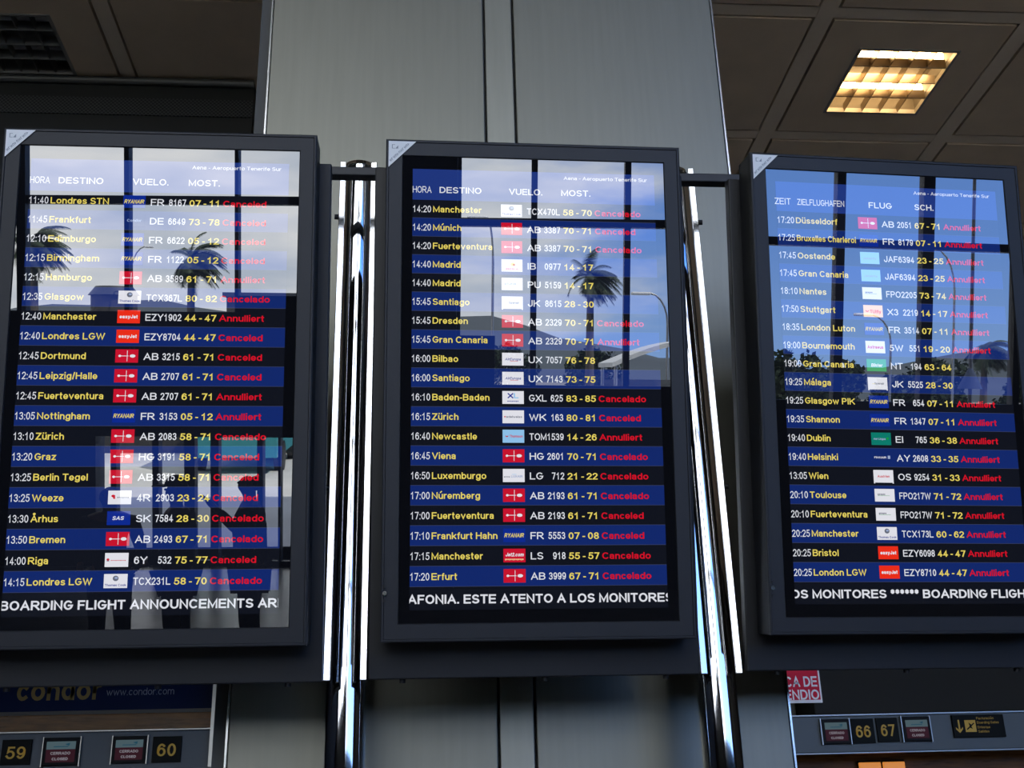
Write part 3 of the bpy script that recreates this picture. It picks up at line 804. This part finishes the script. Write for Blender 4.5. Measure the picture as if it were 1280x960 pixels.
CX0, CX1 = -.2865, .2865
V1, PITCH = .4075, .04435
def flight_row(parent, i, row):
    tm, dest, lg, code, num, gate, st = row
    v = V1-PITCH*i
    bm = bmesh.new()
    quad(bm, CX0, CX1, v-PITCH/2, v+PITCH/2, -.0002, DARK if i % 2 == 0 else BLUE)
    quad(bm, CX0, CX1, v-PITCH/2, v-PITCH/2+.0011, -.0003, LINE)
    Y = -.0005
    text(bm, tm, -.2860, v, .0168, Y, WHITE, .010, width=.0425)
    text(bm, dest, -.2388, v, .0155, Y, YEL, .022, sx=.905 if len(dest) < 15 else .74)
    if num:
        text(bm, code, -.0195, v-.0005, .0162, Y, WHITE, .018, sx=.98 if len(code) < 3 else .84)
        text(bm, num, .0585, v-.0005, .0162, Y, WHITE, .018, width=.0097*len(num)-.001, align='R')
    else:
        text(bm, code, -.0195, v-.0005, .0162, Y, WHITE, .018, width=.078)
    a, b = gate
    text(bm, a, .0660, v-.001, .0155, Y, YEL, .024, width=.0248)
    text(bm, '-', .1003, v-.001, .0155, Y, YEL, .024, align='C')
    text(bm, b, .1345, v-.001, .0155, Y, YEL, .024, width=.0248, align='R')
    if st: text(bm, st, .1410, v-.001, .0152, Y, RED, .026, sx=1.02)
    o = obj('flight_row', bm, KM, parent)
    me = LOGO.get(lg) or logo_mesh(lg)
    lo = bpy.data.objects.new('airline_logo', me); C.objects.link(lo); lo.parent = parent; lo.location = (-.0557, 0, v+.0005)
    return o

TILT = .1907
def monitor(cen, tilt, yaw, label, header, rows, ticker, tick_x, tick_w):
    r = Vector((math.cos(yaw), math.sin(yaw), 0)); fw = Vector((-math.sin(yaw), math.cos(yaw), 0))
    u = math.cos(tilt)*Vector((0, 0, 1))-math.sin(tilt)*fw; bk = math.cos(tilt)*fw+math.sin(tilt)*Vector((0, 0, 1))
    B = .66                                             # the Empty sits at the foot of the tray
    loc = Vector(cen)-u*B
    root = empty('flight_information_monitor')
    mw = Matrix.Identity(4)
    for k in range(3): mw[k][0] = r[k]; mw[k][1] = bk[k]; mw[k][2] = u[k]; mw[k][3] = loc[k]
    root.matrix_world = mw
    tag(root, label, 'monitor', 'flight information screens')
    W, H = .349, .575; gw, gh = .3095, .5352
    def up(o): o.location.z += B; return o
    # casing: a shallow box with a folded front rim
    bm = bmesh.new()
    box(bm, -W, W, .012, .085, -H, H, bev=.003)
    up(obj('casing', bm, M_frame, root))
    # front frame: four mitred bars, thin outer lip and a bevelled inner edge
    bm = bmesh.new()
    def ring(o_, i_, yo, yi):
        O = [(-o_[0], -o_[1]), (o_[0], -o_[1]), (o_[0], o_[1]), (-o_[0], o_[1])]; I = [(-i_[0], -i_[1]), (i_[0], -i_[1]), (i_[0], i_[1]), (-i_[0], i_[1])]
        for k in range(4):
            q = (k+1) % 4
            bm.faces.new([bm.verts.new(p) for p in ((O[k][0], yo, O[k][1]), (O[q][0], yo, O[q][1]), (I[q][0], yi, I[q][1]), (I[k][0], yi, I[k][1]))])
    ring((W, H), (W, H), .014, .001)
    ring((W, H), (W-.0025, H-.0025), .001, -.0005)
    ring((W-.0025, H-.0025), (W-.006, H-.006), -.0005, -.0005)
    ring((W-.006, H-.006), (W-.0075, H-.0075), -.0005, .0015)
    ring((W-.0075, H-.0075), (gw+.002, gh+.002), .0015, .0015)
    ring((gw+.002, gh+.002), (gw, gh), .0015, .005)
    ring((gw, gh), (gw, gh), .005, .012)
    bmesh.ops.remove_doubles(bm, verts=bm.verts, dist=1e-5)
    up(obj('front_frame', bm, M_frame, root))
    # display
    bm = bmesh.new(); quad(bm, -gw, gw, -gh, gh, 0)
    sc = up(obj('screen', bm, K_panel, root)); sc.location.y = .0045
    bm = bmesh.new()
    quad(bm, CX0, CX1, V1+PITCH/2, .505, -.0002, HEAD)
    for s, x, wd, bold, cp in header: text(bm, s, x, .4547, cp, -.0005, WHITE, bold, width=wd)
    text(bm, 'Aena - Aeropuerto Tenerife Sur', .269, .4915, .0088, -.0005, WHITE, .012, width=.200, align='R')
    obj('header_row', bm, KM, sc)
    for i, row in enumerate(rows): flight_row(sc, i, row)
    bm = bmesh.new()
    quad(bm, CX0, CX1, -.507, V1-PITCH*19.5, -.0002, DARK)
    text(bm, ticker, tick_x, -.484, .0205, -.0005, WHITE, .032, width=tick_w, clip=(CX0, CX1))
    obj('ticker_row', bm, KM, sc)
    # backing tray
    bm = bmesh.new()
    box(bm, -.376, .376, .088, .118, -.659, .540, bev=.003)
    tray = up(obj('backing_tray', bm, M_tray, root))
    for x in (-.30, .02, .30):
        bm = bmesh.new(); cyl(bm, (x, .105, -.659), (x, .105, -.668), .007, n=10); obj('screw', bm, M_black, tray)
    bm = bmesh.new(); box(bm, -.27, .27, .118, .16, -.650, -.610); obj('cable_duct', bm, M_tray, tray)
    # white corner sticker
    bm = bmesh.new()
    Y = -.0012
    x0, z1, s = -.343, .570, .064
    f = bm.faces.new([bm.verts.new(p) for p in ((x0, Y, z1-s), (x0+s, Y, z1), (x0, Y, z1))]); f.material_index = 0
    st = up(obj('corner_sticker', bm, M_white, root)); st['label'] = 'white triangular sticker on the upper corner'
    bm = bmesh.new()
    # little emblem: an open square and a small sail, then a line of tiny strokes along the slope
    ex, ez = x0+.0135, z1-.0135
    for q in ((-.006, -.0045, -.005, .005), (-.006, .001, .004, .005), (-.006, .001, -.005, -.004)): quad(bm, ex+q[0], ex+q[1], ez+q[2], ez+q[3], Y-.0004)
    bm.faces.new([bm.verts.new(p) for p in ((ex+.002, Y-.0004, ez-.005), (ex+.0085, Y-.0004, ez-.005), (ex+.0085, Y-.0004, ez+.003))])
    d = Vector((1, 0, 1)).normalized(); nrm = Vector((-1, 0, 1)).normalized()
    base = Vector((x0+.0060, Y-.0004, z1-s+.0135))
    for k in range(11):
        a = base+d*(.0058*k); hh = .0055; tt = .0012
        def bar(p, q, t_):
            e_ = (q-p).normalized(); n_ = Vector((-e_.z, 0, e_.x))*t_/2
            bm.faces.new([bm.verts.new(c) for c in (p-n_, q-n_, q+n_, p+n_)])
        bar(a, a+nrm*hh, tt)
        if k % 3 != 1: bar(a+d*.003, a+d*.003+nrm*hh, tt)
        if k % 2 == 0: bar(a+nrm*hh*.5, a+nrm*hh*.5+d*.003, tt)
        else: bar(a+nrm*(hh-.0005), a+nrm*(hh-.0005)+d*.003, tt)
    bmesh.ops.recalc_face_normals(bm, faces=bm.faces)
    obj('emblem', bm, M_grey, st)
    # lock at the lower corner
    bm = bmesh.new(); cyl(bm, (-.340, -.0035, -.470), (-.340, .002, -.470), .0048, n=16)
    lk = up(obj('lock', bm, M_led, root)); lk['label'] = 'bright round lock on the frame'
    bm = bmesh.new(); cyl(bm, (-.340, -.003, -.456), (-.340, .002, -.456), .0030, n=10); cyl(bm, (-.340, -.003, -.486), (-.340, .002, -.486), .0035, n=10)
    up(obj('screw', bm, M_black, root))
    return root

def rows(txt):
    out = []
    for ln in txt.strip().split('\n'):
        tm, dest, lg, code, num, a, b, st = [x.strip() for x in ln.split('|')]
        out.append((tm, dest, lg, code, num, (a, b), st))
    return out
A_ROWS = rows('''11:40|Londres STN|FR|FR|8167|07|11|Canceled
11:45|Frankfurt|DE|DE|6649|73|78|Canceled
12:10|Edimburgo|FR|FR|6622|05|12|Canceled
12:15|Birmingham|FR|FR|1122|05|12|Canceled
12:15|Hamburgo|AB|AB|3589|61|71|Annulliert
12:35|Glasgow|TC|TCX367L||80|82|Cancelado
12:40|Manchester|EZ|EZY|1902|44|47|Annulliert
12:40|Londres LGW|EZ|EZY|8704|44|47|Canceled
12:45|Dortmund|AB|AB|3215|61|71|Canceled
12:45|Leipzig/Halle|AB|AB|2707|61|71|Canceled
12:45|Fuerteventura|AB|AB|2707|61|71|Annulliert
13:05|Nottingham|FR|FR|3153|05|12|Annulliert
13:10|Zürich|AB|AB|2083|58|71|Cancelado
13:20|Graz|AB|HG|3191|58|71|Canceled
13:25|Berlin Tegel|AB|AB|3315|58|71|Canceled
13:25|Weeze|4R|4R|2903|23|24|Canceled
13:30|Århus|SK|SK|7584|28|30|Cancelado
13:50|Bremen|AB|AB|2493|67|71|Cancelado
14:00|Riga|6Y|6Y|532|75|77|Canceled
14:15|Londres LGW|TC|TCX231L||58|70|Cancelado''')
B_ROWS = rows('''14:20|Manchester|TC|TCX470L||58|70|Cancelado
14:20|Múnich|AB|AB|3387|70|71|Canceled
14:20|Fuerteventura|AB|AB|3387|70|71|Cancelado
14:40|Madrid|IB|IB|0977|14|17|
14:40|Madrid|PU|PU|5159|14|17|
15:45|Santiago|JK|JK|8615|28|30|
15:45|Dresden|AB|AB|2329|70|71|Cancelado
15:45|Gran Canaria|AB|AB|2329|70|71|Annulliert
16:00|Bilbao|UX|UX|7057|76|78|
16:00|Santiago|UX|UX|7143|73|75|
16:10|Baden-Baden|XL|GXL|625|83|85|Cancelado
16:15|Zürich|WK|WK|163|80|81|Canceled
16:40|Newcastle|OM|TOM1539||14|26|Annulliert
16:45|Viena|AB|HG|2601|70|71|Cancelado
16:50|Luxemburgo|LG|LG|712|21|22|Cancelado
17:00|Núremberg|AB|AB|2193|61|71|Cancelado
17:00|Fuerteventura|AB|AB|2193|61|71|Canceled
17:10|Frankfurt Hahn|FR|FR|5553|07|08|Canceled
17:15|Manchester|LS|LS|918|55|57|Cancelado
17:20|Erfurt|AB|AB|3999|67|71|Cancelado''')
C_ROWS = rows('''17:20|Düsseldorf|AB|AB|2051|67|71|Annulliert
17:25|Bruxelles Charleroi|FR|FR|8179|07|11|Annulliert
17:45|Oostende|JF|JAF6394||23|25|Annulliert
17:45|Gran Canaria|JF|JAF6394||23|25|Annulliert
18:10|Nantes|FP|FPO2205||73|74|Annulliert
17:50|Stuttgart|X3|X3|2219|14|17|Annulliert
18:35|London Luton|FR|FR|3514|07|11|Annulliert
19:00|Bournemouth|5W|5W|551|19|20|Annulliert
19:00|Gran Canaria|NT|NT|194|63|64|
19:25|Málaga|JK|JK|5525|28|30|
19:25|Glasgow PIK|FR|FR|654|07|11|Annulliert
19:35|Shannon|FR|FR|1347|07|11|Annulliert
19:40|Dublin|EI|EI|765|36|38|Annulliert
19:40|Helsinki|AY|AY|2608|33|35|Annulliert
13:05|Wien|OS|OS|9254|31|33|Annulliert
20:10|Toulouse|FP|FPO217W||71|72|Annulliert
20:10|Fuerteventura|FP|FPO217W||71|72|Annulliert
20:25|Manchester|TC|TCX173L||60|62|Annulliert
20:25|Bristol|EZ|EZY|6098|44|47|Annulliert
20:25|London LGW|EZ|EZY|8710|44|47|Annulliert''')
HD = [('HORA', -.2862, .0435, .008, .0165), ('DESTINO', -.2240, .098, .022, .0155), ('VUELO.', -.0610, .079, .022, .0155), ('MOST.', .0625, .070, .022, .0155)]
HG = [('ZEIT', -.2900, .0405, .008, .0165), ('ZIELFLUGHAFEN', -.2330, .120, .012, .0158), ('FLUG', -.0500, .060, .022, .0155), ('SCH.', .0690, .050, .022, .0155)]
monitor((-.5893, 2.3395, 2.6179), TILT+.010, .005, 'flight screen with departures from 11:40 to 14:15 listed', HD, A_ROWS, 'BOARDING FLIGHT ANNOUNCEMENTS ARE', -.290, .592)
monitor((.2651, 2.3631, 2.6247), TILT, .0154, 'flight screen with departures from 14:20 to 17:20 between two chrome posts', HD, B_ROWS, 'AFONIA. ESTE ATENTO A LOS MONITORES', -.290, .588)
monitor((1.1409, 2.4116, 2.6334), TILT-.004, .0525, 'flight screen with German headings and departures from 17:20 to 20:25', HG, C_ROWS, 'OS MONITORES ****** BOARDING FLIGHT', -.296, .592)

# ------------------------------------------------------------------ ceiling lights
M_alu = mat('louvre_aluminium', (.30, .25, .19), .35, 1.0)
M_back = mat('lamp_recess', (.10, .085, .065), .6)
M_tin = mat('lamp_rim', (.35, .33, .30), .5, .3)
M_lit = mat('lit_tube', (.9, .9, .9), .4, emit=(1.0, .64, .28), estr=22.)
M_unlit = mat('unlit_tube', (.55, .55, .53), .4)
M_dim = mat('dull_louvre', (.30, .30, .28), .4, .8)
def ceiling_light(hole, lit, label):
    x0, x1, y0, y1 = hole
    cx, cy = (x0+x1)/2, (y0+y1)/2
    root = empty('ceiling_light', (cx, cy, CZ)); tag(root, label, 'ceiling light', 'recessed louvre lights in the ceiling')
    a, b = (x1-x0)/2, (y1-y0)/2
    t = .02; D = .15
    met = M_alu if lit else M_dim
    bm = bmesh.new()
    box(bm, -a, -a+t, -b, b, -.006, .03); box(bm, a-t, a, -b, b, -.006, .03); box(bm, -a+t, a-t, -b, -b+t, -.006, .03); box(bm, -a+t, a-t, b-t, b, -.006, .03)
    obj('rim', bm, M_tin, root)
    bm = bmesh.new()
    box(bm, -a+.004, a-.004, -b+.004, b-.004, D, D+.02)
    for s in (-1, 1):
        box(bm, s*(a-.008)-.004, s*(a-.008)+.004, -b+.004, b-.004, .03, D); box(bm, -a+.012, a-.012, s*(b-.008)-.004, s*(b-.008)+.004, .03, D)
    obj('reflector_tray', bm, M_back if lit else met, root)
    for fy in (-.22*b*2, .26*b*2):
        bm = bmesh.new(); cyl(bm, (-a+.03, fy, .098), (a-.03, fy, .098), .036, n=16); obj('tube', bm, M_lit if lit else M_unlit, root)
    ia, ib = a-t, b-t
    for k in range(1, 4):
        yy = -ib+2*ib*k/4
        bm = bmesh.new(); v = []
        for x in (-ia, ia):
            v.append([bm.verts.new(p) for p in ((x, yy-.004, .0), (x, yy+.004, .0), (x, yy+.016, .065), (x, yy-.016, .065))])
        for i in range(4): bm.faces.new((v[0][i], v[0][(i+1) % 4], v[1][(i+1) % 4], v[1][i]))
        bm.faces.new(v[0][::-1]); bm.faces.new(v[1]); bmesh.ops.recalc_face_normals(bm, faces=bm.faces)
        obj('louvre_blade', bm, met, root)
    for k in range(1, 5):
        xx = -ia+2*ia*k/5
        bm = bmesh.new(); box(bm, xx-.0025, xx+.0025, -ib, ib, .002, .062)
        obj('cross_blade', bm, met, root)
    return root
ceiling_light(LAMP_R, True, 'lit square ceiling light glowing orange behind louvres')
ceiling_light(LAMP_L, False, 'unlit square ceiling light with dark louvres above the bulkhead')

# ------------------------------------------------------------------ check-in desks in the distance
M_fascia = mat('grey_blue_fascia', (.10, .125, .145), .45)
M_lip = mat('steel_lip', (.40, .40, .38), .35, 1.0)
M_sign = mat('sign_black', (.006, .008, .008), .5, spec=.12)
M_num = mat('sign_amber', (.40, .27, .04), .5, emit=(.40, .26, .03), estr=.18)
M_wood = mat('varnished_wood', (.24, .11, .035), .30, spec=.2, noise=.35, nscale=3, stretch=(1, 1, 9))
M_bluep = mat('blue_panel', (.004, .014, .06), .5, spec=.12)
M_goldp = mat('gold_lettering', (.30, .19, .03), .4)
M_palep = mat('pale_lettering', (.32, .36, .42), .4)
M_scr = mat('small_screen_frame', (.008, .009, .011), .5, spec=.15)
E_cyan = mat('small_screen_cyan', (.01, .01, .01), .5, spec=.15, emit=srgb(120, 150, 160), estr=.30)
E_white = mat('small_screen_white', (.01, .01, .01), .5, spec=.15, emit=srgb(170, 165, 175), estr=.55)
E_plum = mat('small_screen_plum', (.01, .01, .01), .5, spec=.15, emit=srgb(60, 22, 34), estr=.55)
E_teal = mat('small_screen_print', (.01, .01, .01), .5, spec=.15, emit=srgb(20, 70, 90), estr=.8)
FY = 14.0
def counter(name, x0, x1, label):
    root = empty(name, ((x0+x1)/2, FY, 0)); tag(root, label, 'check-in desk', 'check-in desk rows')
    h = (x1-x0)/2
    obj('fascia', boxbm(-h, h, 0, .25, 2.34, 2.77, bev=.012), M_fascia, root)
    obj('top_lip', boxbm(-h, h, -.012, .10, 2.77, 2.79, bev=.004), M_lip, root)
    obj('lower_lip', boxbm(-h, h, -.012, .06, 2.325, 2.342, bev=.004), M_lip, root)
    for x in (-h+.05, h-.05): obj('upright', boxbm(x-.05, x+.05, .02, .22, 0, 2.34), M_lip, root)
    obj('desk_front', boxbm(-h+.1, h-.1, -.3, .5, 0, 1.1, bev=.02), M_fascia, root)
    obj('back_panel', boxbm(-h, h, 1.0, 1.06, 0, 2.36), M_wood, root)
    return root
counter('check_in_counter', -7.6, -2.42, 'grey check-in row with desk numbers 59 and 60 under a wooden band')
counter('check_in_counter', 3.2, 10.6, 'grey check-in row with desk numbers 66 and 67 on its fascia')

def number_sign(x0, x1, z0, z1, s, label):
    root = empty('desk_number_sign', ((x0+x1)/2, FY-.035, z0)); tag(root, label, 'sign', 'desk number signs')
    a = (x1-x0)/2; h = z1-z0
    obj('board', boxbm(-a, a, 0, .034, 0, h, bev=.004), M_sign, root)
    bm = bmesh.new(); text(bm, s, 0, h*.48, h*.50, -.001, 0, .02, width=a*1.30, align='C'); obj('numerals', bm, M_num, root)
number_sign(-4.80, -4.47, 2.42, 2.70, '59', 'black desk sign reading 59 in amber')
number_sign(-3.10, -2.77, 2.41, 2.70, '60', 'black desk sign reading 60 in amber')
number_sign(5.28, 5.565, 2.44, 2.73, '66', 'black desk sign reading 66 in amber')
number_sign(5.60, 5.87, 2.45, 2.735, '67', 'black desk sign reading 67 in amber')

def small_screen(x0, x1, z0, z1, lit, label):
    root = empty('desk_screen', ((x0+x1)/2, FY-.065, z0)); tag(root, label, 'monitor', 'small check-in desk screens')
    a = (x1-x0)/2; h = z1-z0
    bm = bmesh.new(); box(bm, -a, a, 0, .062, 0, h, bev=.006); obj('housing', bm, M_scr, root)
    bm = bmesh.new(); box(bm, -a-.012, -a-.001, .01, .05, -.01, h+.01); box(bm, a+.001, a+.012, .01, .05, -.01, h+.01); obj('bracket', bm, M_lip, root)
    bm = bmesh.new(); b = a*.80
    quad(bm, -b, b, h*.12, h*.86, -.001, 0)
    pic = obj('picture', bm, E_plum, root)
    bm = bmesh.new(); quad(bm, -b, b, h*.58, h*.86, -.002, 0); obj('banner', bm, E_cyan, pic)
    bm = bmesh.new(); quad(bm, -b*.5, b*.5, h*.66, h*.69, -.003, 0)
    bm.faces.new([bm.verts.new(p) for p in ((b*.25, -.003, h*.76), (b*.55, -.003, h*.70), (b*.6, -.003, h*.80))]); obj('emblem', bm, E_teal, pic)
    bm = bmesh.new(); text(bm, 'CERRADO', 0, h*.44, h*.105, -.003, 0, .03, width=b*1.35, align='C'); obj('upper_lettering', bm, E_white, pic)
    bm = bmesh.new(); text(bm, 'CLOSED', 0, h*.24, h*.10, -.003, 0, .05, width=b*1.1, align='C')
    obj('lettering', bm, E_white, pic)
small_screen(-4.33, -3.92, 2.40, 2.71, 1, 'small closed-desk screen beside the number 59 sign')
small_screen(-3.55, -3.16, 2.41, 2.71, 1, 'small closed-desk screen beside the number 60 sign')
small_screen(4.90, 5.25, 2.44, 2.73, 1, 'small closed-desk screen beside the number 66 sign')
small_screen(5.92, 6.27, 2.45, 2.74, 1, 'small closed-desk screen beside the number 67 sign')

root = empty('direction_sign', (6.90, FY-.04, 2.48)); tag(root, 'black direction sign with amber arrow and aircraft square', 'sign')
obj('board', boxbm(-.33, .33, 0, .038, 0, .27, bev=.004), M_sign, root)
bm = bmesh.new()
quad(bm, -.265, -.245, .09, .21, -.001)
for s in (-1, 1):
    bm.faces.new([bm.verts.new(p) for p in ((-.255, -.001, .055), (-.255, -.001, .085), (-.255+s*.045, -.001, .125), (-.255+s*.045, -.001, .10))])
bmesh.ops.recalc_face_normals(bm, faces=bm.faces)
obj('arrow', bm, M_num, root)
bm = bmesh.new(); quad(bm, -.18, -.04, .065, .205, -.001); sq = obj('pictogram_square', bm, M_num, root)
bm = bmesh.new()
for tri in (((-.165, .10), (-.155, .088), (-.055, .165)), ((-.055, .165), (-.065, .175), (-.165, .10)), ((-.13, .118), (-.085, .10), (-.10, .135)), ((-.12, .128), (-.13, .178), (-.095, .150))):
    bm.faces.new([bm.verts.new((x, -.002, z)) for x, z in tri])
bmesh.ops.recalc_face_normals(bm, faces=bm.faces)
obj('aircraft', bm, M_sign, sq)
for s, z in (('Facturación', .225), ('Boarding Gates', .175), ('Embarque', .120), ('Salidas', .070)):
    bm = bmesh.new(); text(bm, s, -.02, z, .030, -.001, 0, .01, width=.02*len(s)); obj('lettering', bm, M_num, root)

# blue airline board and wooden band over desks 59-60
root = empty('airline_board', (-5.0, FY+.30, 2.99)); tag(root, 'dark blue airline board with gold name above the wooden band', 'sign')
obj('board', boxbm(-2.6, 2.55, 0, .06, .05, .75, bev=.005), M_bluep, root)
bm = bmesh.new(); text(bm, 'condor', .18, .30, .26, -.002, 0, .03, width=.98); obj('name_lettering', bm, M_goldp, root)
bm = bmesh.new(); text(bm, 'www.condor.com', 1.23, .262, .085, -.002, 0, .0, width=.80); obj('web_lettering', bm, M_palep, root)
obj('frame_edge', boxbm(-2.6, 2.55, -.01, .07, .0, .05), mat('board_edge', (.07, .065, .06), .4), root)
o = obj('wooden_band', boxbm(-7.6, -2.44, FY+.16, FY+.42, 2.792, 2.985, bev=.01), M_wood); tag(o, 'glossy varnished wooden band running above desks 59 and 60', 'panel')
# wall return beside them
o = obj('steel_jamb', boxbm(-2.44, -2.38, FY-.1, FY+.5, 2.35, 3.9), M_lip); tag(o, 'narrow steel upright at the end of desks 59 and 60', 'upright')

# red hydrant sign
M_redp = mat('sign_red', (.62, .010, .04), .5, spec=.15); M_wht = mat('sign_white', (.85, .82, .83), .5)
root = empty('fire_hose_sign', (2.625, 8.0, 2.405)); tag(root, 'red sign with white fire hose lettering beside the steel column', 'sign')
obj('board', boxbm(-.225, .215, 0, .02, 0, .26), M_wht, root)
bm = bmesh.new(); quad(bm, -.215, .203, .020, .25, -.002); obj('red_field', bm, M_redp, root)
bm = bmesh.new(); text(bm, 'BOCA DE', .190, .146, .075, -.004, 0, .03, width=.345, align='R'); obj('upper_lettering', bm, M_wht, root)
bm = bmesh.new(); text(bm, 'INCENDIO', .195, .056, .072, -.004, 0, .03, width=.385, align='R')
obj('lettering', bm, M_wht, root)
for x in (-.17, .17):
    bm = bmesh.new(); cyl(bm, (x, .01, .26), (x, .01, CZ-2.405), .006, n=8); obj('hanger', bm, M_lip, root)

# dark boxes over desks 66-67, wood with lamplight put in as glow under them
M_duct = mat('dark_duct', (.018, .018, .017), .7)
M_duct2 = mat('grey_duct', (.10, .10, .09), .6)
o = obj('equipment_box', boxbm(5.2, 10.4, 15.0, 16.0, 2.86, 3.6, bev=.02), M_duct); tag(o, 'long black box above desks 66 and 67', 'box')
o = obj('shelf_unit', boxbm(4.35, 5.15, 15.6, 16.2, 0, 3.6, bev=.02), M_duct2); tag(o, 'grey box behind the fire hose sign', 'box')
o = obj('tiled_screen_wall', boxbm(7.6, 10.8, 16.4, 16.6, 0, 3.5), mat('pale_tiles', (.16, .15, .11), .4)); tag(o, 'pale tiled partition past the direction sign', 'partition')
M_woodglow = mat('wood_lamplight_glow', (.5, .2, .05), .3, emit=(1.0, .36, .06), estr=.55)  # lamplight on wood, put in as the panel's own emission
for x, lb in ((5.82, 'wood panel with lamplight put in as amber glow below desk number 66'), (6.14, 'wood panel with lamplight put in as amber glow below desk number 67')):
    root = empty('glow_wood_panel', (x, 14.9, 1.6)); tag(root, lb, 'wood panel', 'amber-glowing wood panels behind the desks')
    obj('glow_wood_face', boxbm(-.145, .145, 0, .04, .05, .655, bev=.01), M_woodglow, root)
    bm = bmesh.new(); box(bm, -.155, .155, .041, .06, 0, .68, bev=.006); obj('panel_backing', bm, M_scr, root)
